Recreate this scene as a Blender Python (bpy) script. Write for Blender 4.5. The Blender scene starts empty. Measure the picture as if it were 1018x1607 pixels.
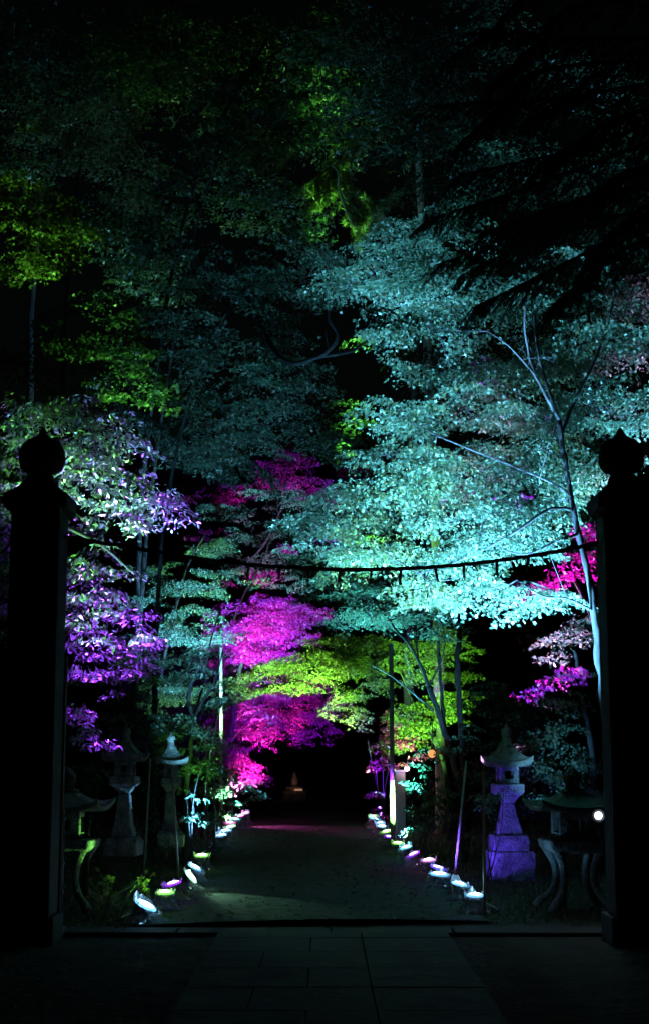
import bpy, math, random
import numpy as np
from mathutils import Vector, Matrix

rng = np.random.default_rng(11)
random.seed(11)
S = bpy.context.scene
COL = S.collection
R = math.radians

# ------------------------------------------------------------------ view
F, CX, CY, CAMH = 2300.0, 509.0, 803.5, 1.4
PITCH = math.atan(374.5 / F)
CP, SP = math.cos(PITCH), math.sin(PITCH)

def P(px, py, Y):
    """point of the place seen at picture position (px,py), Y metres ahead"""
    d, v = (px - CX) / F, (CY - py) / F
    y, z = CP - v * SP, SP + v * CP
    s = Y / y
    return Vector((d * s, Y, CAMH + z * s))

def G(px, py, z=0.0):
    """point on the ground"""
    d, v = (px - CX) / F, (CY - py) / F
    y, zz = CP - v * SP, SP + v * CP
    s = (z - CAMH) / zz
    return Vector((d * s, y * s, z))

cam = bpy.data.cameras.new('camera'); co = bpy.data.objects.new('camera', cam); COL.objects.link(co)
co.location = (0, 0, CAMH); co.rotation_euler = (math.pi / 2 + PITCH, 0, 0)
cam.sensor_fit = 'VERTICAL'; cam.sensor_height = 36; cam.lens = 36 * F / 1607
cam.clip_end = 500; cam.clip_start = .1
S.camera = co

# ------------------------------------------------------------------ materials
def nodes(name):
    m = bpy.data.materials.new(name); m.use_nodes = True
    nt = m.node_tree; nt.nodes.clear()
    out = nt.nodes.new('ShaderNodeOutputMaterial')
    return m, nt, out

def leaf_mat(name, c1, c2, c3=None, trans=.42, gloss=.03, rough=.45):
    m, nt, out = nodes(name)
    L = nt.links
    at = nt.nodes.new('ShaderNodeAttribute'); at.attribute_name = 'tint'
    rp = nt.nodes.new('ShaderNodeValToRGB')
    rp.color_ramp.elements[0].color = (*c1, 1); rp.color_ramp.elements[1].color = (*c2, 1)
    rp.color_ramp.elements[0].position = .05
    if c3:
        rp.color_ramp.elements[1].position = .9
        e = rp.color_ramp.elements.new(.97); e.color = (*c3, 1)
    L.new(at.outputs['Fac'], rp.inputs[0])
    df = nt.nodes.new('ShaderNodeBsdfDiffuse'); tr = nt.nodes.new('ShaderNodeBsdfTranslucent')
    gl = nt.nodes.new('ShaderNodeBsdfGlossy'); gl.inputs['Roughness'].default_value = rough
    gl.inputs['Color'].default_value = (.9, .9, .9, 1)
    L.new(rp.outputs[0], df.inputs[0]); L.new(rp.outputs[0], tr.inputs[0])
    mx = nt.nodes.new('ShaderNodeMixShader'); mx.inputs[0].default_value = trans
    L.new(df.outputs[0], mx.inputs[1]); L.new(tr.outputs[0], mx.inputs[2])
    m2 = nt.nodes.new('ShaderNodeMixShader'); m2.inputs[0].default_value = gloss
    L.new(mx.outputs[0], m2.inputs[1]); L.new(gl.outputs[0], m2.inputs[2])
    L.new(m2.outputs[0], out.inputs[0])
    return m

def rough_mat(name, c1, c2, scale=8, bump=.3, rough=.85, detail=6, stretch=None, spec=.25, metal=0, c3=None):
    m, nt, out = nodes(name); L = nt.links
    tc = nt.nodes.new('ShaderNodeTexCoord'); mp = nt.nodes.new('ShaderNodeMapping')
    if stretch: mp.inputs['Scale'].default_value = stretch
    L.new(tc.outputs['Object'], mp.inputs[0])
    n1 = nt.nodes.new('ShaderNodeTexNoise'); n1.inputs['Scale'].default_value = scale; n1.inputs['Detail'].default_value = detail
    n1.inputs['Roughness'].default_value = .65
    L.new(mp.outputs[0], n1.inputs['Vector'])
    rp = nt.nodes.new('ShaderNodeValToRGB')
    rp.color_ramp.elements[0].color = (*c1, 1); rp.color_ramp.elements[1].color = (*c2, 1)
    rp.color_ramp.elements[0].position = .35; rp.color_ramp.elements[1].position = .68
    if c3:
        e = rp.color_ramp.elements.new(.8); e.color = (*c3, 1)
    L.new(n1.outputs['Fac'], rp.inputs[0])
    n2 = nt.nodes.new('ShaderNodeTexNoise'); n2.inputs['Scale'].default_value = scale * 6; n2.inputs['Detail'].default_value = 4
    L.new(mp.outputs[0], n2.inputs['Vector'])
    ad = nt.nodes.new('ShaderNodeMath'); ad.operation = 'ADD'
    L.new(n1.outputs['Fac'], ad.inputs[0]); L.new(n2.outputs['Fac'], ad.inputs[1])
    bp = nt.nodes.new('ShaderNodeBump'); bp.inputs['Strength'].default_value = bump; bp.inputs['Distance'].default_value = .03
    L.new(ad.outputs[0], bp.inputs['Height'])
    b = nt.nodes.new('ShaderNodeBsdfPrincipled')
    b.inputs['Roughness'].default_value = rough; b.inputs['Specular IOR Level'].default_value = spec; b.inputs['Metallic'].default_value = metal
    L.new(rp.outputs[0], b.inputs['Base Color']); L.new(bp.outputs[0], b.inputs['Normal'])
    L.new(b.outputs[0], out.inputs[0])
    return m

def emit_mat(name, col, strength):
    m, nt, out = nodes(name)
    e = nt.nodes.new('ShaderNodeEmission'); e.inputs[0].default_value = (*col, 1); e.inputs[1].default_value = strength
    nt.links.new(e.outputs[0], out.inputs[0]); return m

M = {}
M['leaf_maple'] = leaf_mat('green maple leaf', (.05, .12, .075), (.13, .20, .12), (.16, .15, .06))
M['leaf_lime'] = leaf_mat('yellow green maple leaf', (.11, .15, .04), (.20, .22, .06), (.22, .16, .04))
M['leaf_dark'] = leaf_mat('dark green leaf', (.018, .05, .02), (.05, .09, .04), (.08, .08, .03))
M['leaf_red'] = leaf_mat('crimson maple leaf', (.22, .003, .11), (.34, .007, .20), (.28, .03, .14), gloss=.02)
M['leaf_plum'] = leaf_mat('plum maple leaf', (.14, .006, .08), (.24, .014, .15), (.18, .05, .13), gloss=.03)
M['leaf_evergreen'] = leaf_mat('glossy evergreen leaf', (.05, .09, .05), (.12, .16, .10), (.16, .16, .10), trans=.2, gloss=.13, rough=.38)
M['leaf_orange'] = leaf_mat('orange maple leaf', (.22, .05, .01), (.3, .10, .015))
M['needle'] = leaf_mat('conifer needle', (.02, .045, .025), (.05, .085, .045), trans=.15, gloss=.04)
M['needle_pine'] = leaf_mat('pine needle', (.07, .11, .02), (.13, .16, .03), trans=.25, gloss=.04)
M['grass'] = leaf_mat('grass blade', (.035, .07, .025), (.09, .11, .045), (.14, .11, .06))
M['bark'] = rough_mat('smooth grey maple bark', (.016, .018, .019), (.036, .039, .039), 6, .35, .8, stretch=(1, 1, .25))
M['bark_dark'] = rough_mat('dark furrowed bark', (.010, .009, .008), (.026, .024, .022), 7, .6, .9, stretch=(1, 1, .2))
M['stone'] = rough_mat('weathered granite', (.10, .105, .10), (.30, .30, .29), 7, 1.0, .92, c3=(.08, .11, .07))
M['stone_mossy'] = rough_mat('mossy granite', (.07, .085, .06), (.17, .18, .14), 7, .6, .95, c3=(.05, .085, .035))
M['post_stone'] = rough_mat('dark weathered post wood', (.03, .028, .027), (.06, .056, .053), 4, .4, .85, stretch=(1, 1, .12))
M['rope'] = rough_mat('dark straw rope', (.05, .045, .03), (.11, .095, .06), 30, .6, .95)
M['steel'] = rough_mat('galvanised steel', (.35, .37, .38), (.5, .5, .5), 12, .1, .45, metal=.6)
M['bamboo'] = rough_mat('weathered bamboo', (.20, .19, .12), (.30, .28, .19), 10, .15, .6, stretch=(1, 1, .15))
M['post_paint'] = rough_mat('pale painted post', (.16, .17, .17), (.24, .25, .25), 5, .12, .6, stretch=(1, 1, .3))
M['black_metal'] = rough_mat('black powder coated aluminium', (.02, .02, .022), (.035, .035, .038), 20, .1, .5)
M['gravel'] = rough_mat('fine gravel with moss', (.016, .026, .019), (.072, .086, .062), 9, 1.0, .95, c3=(.025, .06, .025))
M['soil'] = rough_mat('leaf mould soil', (.025, .028, .02), (.06, .055, .04), 3, .9, .97, c3=(.035, .055, .022))
M['paving'] = rough_mat('worn paving stone', (.018, .022, .022), (.044, .05, .05), 2.5, .3, .85)
M['timber'] = rough_mat('old dark timber', (.05, .045, .04), (.11, .10, .09), 5, .4, .8, stretch=(1, 1, .1))
M['stem'] = rough_mat('green stem', (.10, .14, .05), (.16, .2, .08), 20, .1, .6)

def plastic_mat():
    m, nt, out = nodes('clear plastic bag'); L = nt.links
    t = nt.nodes.new('ShaderNodeBsdfTransparent'); t.inputs[0].default_value = (.92, .94, .95, 1)
    g = nt.nodes.new('ShaderNodeBsdfGlossy'); g.inputs['Roughness'].default_value = .18
    d = nt.nodes.new('ShaderNodeBsdfTranslucent'); d.inputs[0].default_value = (.75, .8, .85, 1)
    d2 = nt.nodes.new('ShaderNodeBsdfDiffuse'); d2.inputs[0].default_value = (.7, .75, .8, 1)
    a = nt.nodes.new('ShaderNodeMixShader'); a.inputs[0].default_value = .5
    L.new(d.outputs[0], a.inputs[1]); L.new(d2.outputs[0], a.inputs[2])
    b = nt.nodes.new('ShaderNodeMixShader'); b.inputs[0].default_value = .35
    L.new(a.outputs[0], b.inputs[1]); L.new(g.outputs[0], b.inputs[2])
    c = nt.nodes.new('ShaderNodeMixShader'); c.inputs[0].default_value = .5
    L.new(t.outputs[0], c.inputs[1]); L.new(b.outputs[0], c.inputs[2])
    L.new(c.outputs[0], out.inputs[0]); return m
M['plastic'] = plastic_mat()

# ------------------------------------------------------------------ mesh helpers
class MB:
    def __init__(s): s.v = []; s.f = []; s.sm = []
    def add(s, vs, fs, smooth=False):
        o = len(s.v); s.v += [tuple(v) for v in vs]
        for f in fs: s.f.append([i + o for i in f]); s.sm.append(smooth)
    def box(s, c, size, rz=0, taper=1.0):
        hx, hy, hz = size[0] / 2, size[1] / 2, size[2] / 2
        ca, sa = math.cos(rz), math.sin(rz); vs = []
        for z, k in ((-hz, 1), (hz, taper)):
            for x, y in ((-hx, -hy), (hx, -hy), (hx, hy), (-hx, hy)):
                x, y = x * k, y * k
                vs.append((c[0] + x * ca - y * sa, c[1] + x * sa + y * ca, c[2] + z))
        s.add(vs, [(3, 2, 1, 0), (4, 5, 6, 7), (0, 1, 5, 4), (1, 2, 6, 5), (2, 3, 7, 6), (3, 0, 4, 7)])
    def rings(s, prof, n, off=(0, 0, 0), smooth=True, rot=0, square=False, jitter=0):
        """prof: (r,z) from bottom to top"""
        vs = []; fs = []
        for r, z in prof:
            for i in range(n):
                a = 2 * math.pi * i / n + rot
                k = r
                if square: k = r * math.sqrt(2)
                if jitter: k *= 1 + random.uniform(-jitter, jitter)
                vs.append((off[0] + k * math.cos(a), off[1] + k * math.sin(a), off[2] + z))
        for j in range(len(prof) - 1):
            for i in range(n):
                fs.append((j * n + i, j * n + (i + 1) % n, (j + 1) * n + (i + 1) % n, (j + 1) * n + i))
        fs.append(tuple(range(n))[::-1]); fs.append(tuple(range((len(prof) - 1) * n, len(prof) * n)))
        s.add(vs, fs, smooth)
    def tube(s, pts, rad, n=6, cap=True):
        pts = [Vector(p) for p in pts]
        if len(pts) < 2: return
        vs = []; fs = []
        t0 = (pts[1] - pts[0]).normalized()
        u = t0.orthogonal().normalized()
        for i, p in enumerate(pts):
            t = (pts[min(i + 1, len(pts) - 1)] - pts[max(i - 1, 0)])
            if t.length < 1e-9: t = t0
            t = t.normalized()
            u = (u - t * u.dot(t));
            u = u.normalized() if u.length > 1e-6 else t.orthogonal().normalized()
            w = t.cross(u)
            r = rad[i] if hasattr(rad, '__len__') else rad
            for k in range(n):
                a = 2 * math.pi * k / n
                vs.append(p + u * (r * math.cos(a)) + w * (r * math.sin(a)))
        for j in range(len(pts) - 1):
            for k in range(n):
                fs.append((j * n + k, j * n + (k + 1) % n, (j + 1) * n + (k + 1) % n, (j + 1) * n + k))
        if cap:
            fs.append(tuple(range(n))[::-1]); fs.append(tuple(range((len(pts) - 1) * n, len(pts) * n)))
        s.add(vs, fs, True)
    def build(s, name, mat, parent=None, loc=None, bevel=0, origin=None):
        me = bpy.data.meshes.new(name)
        v = s.v
        if origin is not None:
            v = [(a - origin[0], b - origin[1], c - origin[2]) for a, b, c in v]
        me.from_pydata(v, [], s.f); me.polygons.foreach_set('use_smooth', s.sm)
        me.materials.append(mat); me.update()
        o = bpy.data.objects.new(name, me); COL.objects.link(o)
        if parent: o.parent = parent
        if loc is not None: o.location = loc
        elif origin is not None and not parent: o.location = origin
        if bevel:
            b = o.modifiers.new('bevel', 'BEVEL'); b.width = bevel; b.segments = 2; b.limit_method = 'ANGLE'; b.angle_limit = R(40)
        return o

def tag(o, label=None, cat=None, group=None, kind=None):
    if label: o['label'] = label
    if cat: o['category'] = cat
    if group: o['group'] = group
    if kind: o['kind'] = kind
    return o

def empty(name, loc, label, cat, group=None, rz=0):
    o = bpy.data.objects.new(name, None); COL.objects.link(o)
    o.location = loc; o.rotation_euler = (0, 0, rz); o.empty_display_size = .2
    return tag(o, label, cat, group)

# leaf outlines (x across, y along, petiole at origin), unit size = half length ~1
def maple_outline():
    pts = [(0, -.15)]
    lob = [(-155, .55), (-100, .0), (-62, .92), (0, 0)]
    ang = [(-128, .62), (-88, .33), (-52, .92), (-27, .40), (0, 1.12), (27, .40), (52, .92), (88, .33), (128, .62)]
    for a, r in ang: pts.append((r * math.sin(R(a)), .25 + r * math.cos(R(a))))
    return np.array(pts)
def star_outline():
    pts = [(0, -.1)]
    for a, r in [(-100, .75), (-62, .28), (-42, .95), (-20, .35), (0, 1.15), (20, .35), (42, .95), (62, .28), (100, .75)]:
        pts.append((r * math.sin(R(a)), .2 + r * math.cos(R(a))))
    return np.array(pts)
def tri_outline():
    return np.array([(0, -.1), (-.75, .15), (-.28, .42), (-.1, 1.1), (.12, 1.1), (.3, .42), (.75, .15)])
def oval_outline():
    return np.array([(0, -1), (-.30, -.45), (-.36, .1), (0, 1.0), (.36, .1), (.30, -.45)])
def dia_outline():
    return np.array([(0, -.9), (-.5, 0), (0, 1.), (.5, 0)])
OUT = dict(maple=maple_outline(), star=star_outline(), tri=tri_outline(), oval=oval_outline(), dia=dia_outline())

class Leaves:
    """many leaves of one crown, laid as real little blades"""
    def __init__(s): s.p = []; s.n = []; s.h = []; s.s = []
    def add(s, p, n, h, sz): s.p.append(p); s.n.append(n); s.h.append(h); s.s.append(sz)
    def build(s, name, shape, mat, parent=None, fold=.3, width=1.0):
        p = np.concatenate(s.p); n = np.concatenate(s.n); h = np.concatenate(s.h); sz = np.concatenate(s.s)
        n = n / np.linalg.norm(n, axis=1, keepdims=True)
        h = h - n * np.sum(h * n, axis=1, keepdims=True)
        h = h / np.maximum(np.linalg.norm(h, axis=1, keepdims=True), 1e-6)
        u = np.cross(h, n)
        o = OUT[shape]; k = len(o); N = len(p)
        zz = -fold * np.abs(o[:, 0]) - .18 * np.maximum(o[:, 1], 0) ** 2
        V = p[:, None, :] + sz[:, None, None] * (o[None, :, 0, None] * width * u[:, None, :] + o[None, :, 1, None] * h[:, None, :] + zz[None, :, None] * n[:, None, :])
        V = V.reshape(-1, 3)
        if parent is not None: V = V - np.array(parent.location)[None, :]
        me = bpy.data.meshes.new(name)
        me.vertices.add(N * k); me.vertices.foreach_set('co', V.astype(np.float32).ravel())
        me.loops.add(N * k); me.loops.foreach_set('vertex_index', np.arange(N * k, dtype=np.int32))
        me.polygons.add(N); me.polygons.foreach_set('loop_start', np.arange(N, dtype=np.int32) * k)
        try: me.polygons.foreach_set('loop_total', np.full(N, k, dtype=np.int32))
        except Exception: pass
        at = me.attributes.new('tint', 'FLOAT', 'POINT')
        t = np.clip(rng.random(N), 0, 1)
        at.data.foreach_set('value', np.repeat(t, k).astype(np.float32))
        me.materials.append(mat); me.update(calc_edges=True); me.validate()
        ob = bpy.data.objects.new(name, me); COL.objects.link(ob)
        if parent is not None: ob.parent = parent
        Leaves.total += N
        return ob
Leaves.total = 0

def rv(n, s=1.0): return rng.normal(0, s, (n, 3))

def bez(a, b, sag, n=7):
    a, b = Vector(a), Vector(b); L = (b - a).length
    m1 = a.lerp(b, .35) + Vector((0, 0, sag * L)) + Vector(rv(1, .05 * L)[0]); m2 = a.lerp(b, .72) + Vector((0, 0, sag * L * .8)) + Vector(rv(1, .05 * L)[0])
    out = []
    for i in range(n):
        t = i / (n - 1)
        out.append(a * (1 - t) ** 3 + m1 * 3 * t * (1 - t) ** 2 + m2 * 3 * t * t * (1 - t) + b * t ** 3)
    return out

def smooth_poly(pts, rads, k=4):
    """Catmull-Rom through points"""
    P_ = [pts[0]] + list(pts) + [pts[-1]]; out = []; rr = []
    for i in range(1, len(P_) - 2):
        a, b, c, d = P_[i - 1], P_[i], P_[i + 1], P_[i + 2]
        for j in range(k):
            t = j / k
            out.append(.5 * ((2 * b) + (c - a) * t + (2 * a - 5 * b + 4 * c - d) * t * t + (3 * b - a - 3 * c + d) * t ** 3))
            rr.append(rads[i - 1] * (1 - t) + rads[i] * t)
    out.append(pts[-1]); rr.append(rads[-1])
    return out, rr

class Tree:
    def __init__(s, name, base, label, cat='tree', group=None):
        s.root = empty(name, base, label, cat, group); s.base = Vector(base)
        s.wood = MB(); s.lv = Leaves(); s.skel = []
    def limb(s, pts, r0, r1, n=8, k=5, twig=0):
        """pts world points, radius from r0 to r1"""
        L = [0]
        for a, b in zip(pts, pts[1:]): L.append(L[-1] + (b - a).length)
        rr = [r0 + (r1 - r0) * (l / L[-1]) for l in L]
        p, r = smooth_poly(pts, rr, k)
        for i in range(2, len(p) - 1):
            p[i] = p[i] + Vector(rv(1, r[i] * .16)[0]); r[i] *= 1 + rng.normal(0, .07)
        s.wood.tube(p, r, n)
        if twig:
            for i in range(int(len(p) * .35), len(p) - 1):
                for _ in range(twig):
                    d = (p[i + 1] - p[i]).normalized(); e = p[i] + (d * random.uniform(.3, 1) + Vector(rv(1, .5)[0])) * random.uniform(.12, .5)
                    tw = bez(p[i], e, .06, 6); s.wood.tube(tw, [min(r[i] * .5, .006), .004, .0035, .003, .002, .001], 4, cap=False)
                    if random.random() < .6: s.wood.tube(bez(tw[3], tw[3] + (e - p[i]) * .4 + Vector(rv(1, .06)[0]), .05, 4), [.0025, .002, .0015, .001], 3, cap=False); s.skel += list(zip(p, r)); return p
    def nearest(s, c):
        best = None
        for p, r in s.skel:
            d = (p - c).length + max(0, p.z - c.z) * 1.2
            if best is None or d < best[0]: best = (d, p, r)
        return best
    def cloud(s, px, py, Y, rx, ry, rd=None, slope=0, cover=2.2, rs=.28, size=.045, flat=.35, layer=.32, hang=.45, fill=.9, branch=True, droop=.5, depthslope=0, twigs=True):
        """a tier of leaf sprays centred on a point of the place; rx, ry half sizes in picture units"""
        size *= .84; c = P(px, py, Y); k = (c - Vector((0, 0, CAMH))).length / F
        RX, RZ = rx * k, ry * k
        RD = rd if rd is not None else max(.5, min(RX, 1.3))
        n = max(3, int(1.75 * cover * math.pi * RX * RZ / (2 * rs * .2)))
        pts = []
        while len(pts) < n:
            q = rng.uniform(-1, 1, 3)
            if np.dot(q, q) > 1: continue
            pts.append(q)
        q = np.array(pts)
        sub = np.empty((n, 3))
        sub[:, 0] = q[:, 0] * RX; sub[:, 1] = q[:, 1] * RD
        z = q[:, 2] * RZ
        if RZ > layer: z = np.round(z / layer) * layer + rng.normal(0, layer * .10, n)
        # tiers droop to their outer edge
        sub[:, 2] = z + slope * sub[:, 0] + depthslope * sub[:, 1] - droop * .22 * RX * (q[:, 0] ** 2)
        sub += np.array(c)[None, :]
        start = None
        if branch and s.skel:
            d, sp, sr = s.nearest(c)
            tgt = c + Vector((0, 0, -.1 * RZ))
            pth = bez(sp, tgt, -.06, 9)
            r0 = max(.008, min(sr * .55, .012 * (pth[0] - pth[-1]).length + .006))
            s.wood.tube(pth, [r0 * (1 - .7 * i / 8) for i in range(9)], 5); s.skel += [(p, r0 * .5) for p in pth[4:]]
            start = pth
        leafA = .55 * (size * 1.25) ** 2 * 2
        m = max(5, int(fill * math.pi * rs * rs / leafA))
        for i in range(n):
            ctr = sub[i]; r_s = rs * rng.uniform(.6, 1.25)
            mm = int(m * (r_s / rs) ** 2)
            if mm < 3: mm = 3
            rad = r_s * np.sqrt(rng.random(mm)); an = rng.uniform(0, 2 * math.pi, mm)
            out = np.stack([np.cos(an), np.sin(an), np.zeros(mm)], 1)
            outw = np.array([q[i, 0], q[i, 1] - .25, 0.0]); 
            tx, ty = rng.normal(0, .18), rng.normal(0, .18)
            pos = ctr[None, :] + out * rad[:, None]
            pos[:, 2] += tx * out[:, 0] * rad + ty * out[:, 1] * rad - .45 * rad ** 2 / max(r_s, .05) * droop + rng.normal(0, .022, mm)
            nn = np.array([0, 0, 1.0])[None, :] * (1 - hang) + hang * .9 * (outw[None, :] * .6 + out * .5) + rv(mm, flat)
            hh = out + .5 * outw[None, :] + rv(mm, .35) - np.array([0, 0, .35 + hang * .6])[None, :]
            s.lv.add(pos, nn, hh, size * rng.uniform(.5, 1.3, mm))
            if twigs and start is not None and rng.random() < .55:
                sp = min(start[3:], key=lambda a: (a - Vector(ctr)).length)
                s.wood.tube(bez(sp, ctr, -.03, 4), [.006, .005, .004, .0025], 3, cap=False)
    def done(s, shape, leaf, bark='bark', fold=.3, width=1.0):
        if s.wood.v:
            s.wood.build('trunk', M[bark], s.root)
            o = s.root.children[-1] if False else None
            for ch in COL.objects:
                if ch.parent == s.root and ch.name.startswith('trunk'):
                    me = ch.data
                    co_ = np.empty(len(me.vertices) * 3, np.float32); me.vertices.foreach_get('co', co_)
                    co_ = co_.reshape(-1, 3) - np.array(s.base)[None, :]
                    me.vertices.foreach_set('co', co_.astype(np.float32).ravel()); me.update()
        if s.lv.p: s.lv.build('crown', shape, M[leaf], s.root, fold, width)
        return s.root

def px_line(lst):
    return [P(*a) for a in lst]

# ================================================================== SETTING
g = MB(); g.add([(-150, -20, -.02), (150, -20, -.02), (150, 260, -.02), (-150, 260, -.02)], [(0, 1, 2, 3)])
tag(g.build('ground', M['soil']), kind='structure')

# gravel path with slightly wavering edge
pl = [G(225, 1452), G(318, 1372), G(355, 1320), G(384, 1289), G(420, 1262), G(440, 1245)]
pr = [G(762, 1446), G(672, 1372), G(630, 1335), G(592, 1295), G(560, 1262), G(535, 1245)]
vs = []; fs = []
NP = 60
def samp(pp, t):
    x = t * (len(pp) - 1); i = min(int(x), len(pp) - 2); return pp[i].lerp(pp[i + 1], x - i)
for i in range(NP):
    t = i / (NP - 1)
    a, b = samp(pl, t), samp(pr, t)
    a = a + Vector((.06 * math.sin(i * 1.3), 0, 0)); b = b + Vector((.06 * math.sin(i * 1.7 + 1), 0, 0))
    for j in range(9):
        q = a.lerp(b, j / 8); vs.append((q.x, q.y, .003 + .03 * math.sin(math.pi * j / 8)))
for i in range(NP - 1):
    for j in range(8): fs.append((i * 9 + j, i * 9 + j + 1, (i + 1) * 9 + j + 1, (i + 1) * 9 + j))
m = MB(); m.add(vs, fs, True); tag(m.build('path', M['gravel']), kind='structure')

# stone step and paved walk in the foreground
THY = 11.75
m = MB(); 
x = -2.2
for w in (1.05, 1.2, .95, 1.25):
    m.box((x + w / 2, THY + .12, -.022), (w - .008, .34, .07)); x += w
tag(m.build('threshold_step', M['post_stone'], bevel=.012), kind='structure')
m = MB(); y = 2.0; row = 0
while y < THY - .08:
    d = 0.78 if y + .8 < THY - .08 else THY - .08 - y
    xs = [-.82, -.1, .28, .95] if row % 2 else [-.82, -.42, .28, .95]
    for a, b in zip(xs, xs[1:]): m.box(((a + b) / 2, y + d / 2, .0), (b - a - .005, d - .005, .035 + random.uniform(-.003, .003)))
    y += d; row += 1
tag(m.build('paved_walk', M['paving'], bevel=.006), kind='structure')

# dark wooded slope behind everything
vs = []; fs = []; nx, ny = 30, 14
for j in range(ny):
    for i in range(nx):
        X = -60 + 120 * i / (nx - 1); Y = 46 + j * 5
        vs.append((X, Y, -.1 + j * 1.9 + 1.2 * math.sin(X * .21 + j) ))
for j in range(ny - 1):
    for i in range(nx - 1): fs.append((j * nx + i, j * nx + i + 1, (j + 1) * nx + i + 1, (j + 1) * nx + i))
m = MB(); m.add(vs, fs, True); tag(m.build('hillside', M['soil']), kind='structure')

# ================================================================== GATE POSTS
def gate_post(cx_px, base_px, Y, sc, label):
    """square post, flared cap, onion finial"""
    b = P(cx_px, 1180, Y); bx = b.x
    k = Y / F
    def zz(py): return P(cx_px, py, Y).z
    root = empty('gate_post', (bx, Y, 0), label, 'gate post', 'gate posts')
    w = 88 * k * sc
    sh = MB(); sh.box((0, 0, .06), (w * 1.22, w * 1.22, .24)); sh.build('plinth', M['post_stone'], root, bevel=.012)
    ztop = zz(803)
    sh = MB(); sh.box((0, 0, (.181 + ztop) / 2), (w, w, ztop - .181)); sh.build('shaft', M['post_stone'], root, bevel=.012)
    cap = MB(); z1, z2, z3 = zz(803) + .001, zz(781), zz(748)
    h = w / 2
    cap.rings([(h * 1.28, z1), (h * 1.28, z2), (h * 1.02, z2 + .03), (h * .78, z2 + (z3 - z2) * .42), (h * .55, z2 + (z3 - z2) * .75), (h * .47, z3)], 4, smooth=False, rot=math.pi / 4, square=True)
    cap.build('cap', M['post_stone'], root, bevel=.006)
    f = MB(); prof = [(.47, 750), (.40, 746), (.42, 743), (.62, 741), (.76, 735), (.825, 724), (.83, 716), (.80, 708), (.72, 700), (.58, 693), (.40, 689), (.25, 686), (.17, 682), (.13, 677), (.06, 672.5), (.012, 671)]
    f.rings([(r * h * 1.16, zz(py)) for r, py in prof], 28)
    f.build('finial', M['post_stone'], root)
    return root, w
gpY = 11.4
PL, wl = gate_post(52, 1430, gpY, .87, 'dark square gate post with onion finial at the left, beside the purple leaves')
PR, wr = gate_post(989, 1430, gpY, .85, 'dark square gate post with onion finial at the right, behind the white lamp')

# slim door jambs fixed just behind the posts
def gate_jamb(x, y0, side, label, rod):
    root = empty('gate_jamb', (x, y0, 0), label, 'gate jamb', 'slim gate jambs')
    H = 2.1
    q = MB(); q.box((0, 0, .04 + H / 2), (.075, .07, H)); q.build('upright', M['timber'], root, bevel=.006)
    q = MB(); q.box((0, 0, .03), (.13, .12, .06)); q.build('foot', M['stone_mossy'], root, bevel=.008)
    for zz in (.45, 1.25, 1.85):
        q = MB(); q.box((-side * .012, .045, zz), (.03, .02, .14)); q.tube([(0, .055, zz - .07), (0, .055, zz + .07)], .011, 8); q.build('hinge', M['black_metal'], root)
    if rod:
        q = MB(); q.tube([(side * .047, .0, .07), (side * .047, .0, .95)], .006, 8)  # added rod stands in for the line of light between post and jamb
        for z in (.1, .3, .52, .86): q.rings([(.011, 0), (.011, .03)], 8, off=(side * .047, 0, z))
        q.build('light_line_rod', M['steel'], root)
gate_jamb(PL.location.x + .155, gpY + .3, 1, 'slim dark gate jamb behind the left post, with an added steel rod as the line of light at its edge', True)
gate_jamb(PR.location.x - .115, gpY + .3, -1, 'slim dark gate jamb behind the right post, beside the round white lamp', False)

# ================================================================== ROPE
rp = MB()
pts = []
A = P(100, 842, gpY); B = P(936, 848, gpY)
keys = [(100, 842), (205, 859), (292, 874), (390, 886), (484, 892), (560, 894), (640, 892), (727, 886), (828, 873), (905, 859), (938, 851)]
kp = [P(a, b, gpY) for a, b in keys]
sp, _ = smooth_poly(kp, [1] * len(kp), 14)
n = len(sp)
for strand in range(3):
    q = []
    for i, c in enumerate(sp):
        a = i * .55 + strand * 2 * math.pi / 3
        q.append(c + Vector((0, math.cos(a), math.sin(a))) * .008)
    rp.tube(q, .0098, 6)
# fuzz of straw
for i in range(420):
    c = random.choice(sp); d = Vector(rv(1)[0]).normalized() * random.uniform(.02, .035)
    rp.tube([c, c + d], [.0016, .0006], 3, cap=False)
rope = rp.build('sacred_rope', M['rope'], origin=tuple(kp[5]))
tag(rope, 'dark twisted straw rope with short tassels slung between the two gate posts', 'rope')
def rope_at(px):
    return min(sp, key=lambda c: abs(c.x - P(px, 880, gpY).x))
for px in (243, 292, 340, 390, 437, 484, 532, 580, 628, 680, 727, 778, 828):
    c = rope_at(px); t = MB(); L = random.uniform(.085, .13); sw = random.uniform(-.02, .02)
    t.tube([c, c + Vector((sw * .3, 0, -.04)), c + Vector((sw, 0, -L))], [.012, .011, .008], 6)
    for j in range(7):
        e = Vector((random.uniform(-.022, .022) + sw, random.uniform(-.015, .015), -L - random.uniform(.0, .035)))
        t.tube([c + Vector((sw * .6, 0, -L * .55)), c + e], [.004, .0015], 3, cap=False)
    o = t.build('tassel', M['rope'], rope)
    o.matrix_parent_inverse = Matrix.Translation(-Vector(rope.location))

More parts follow.
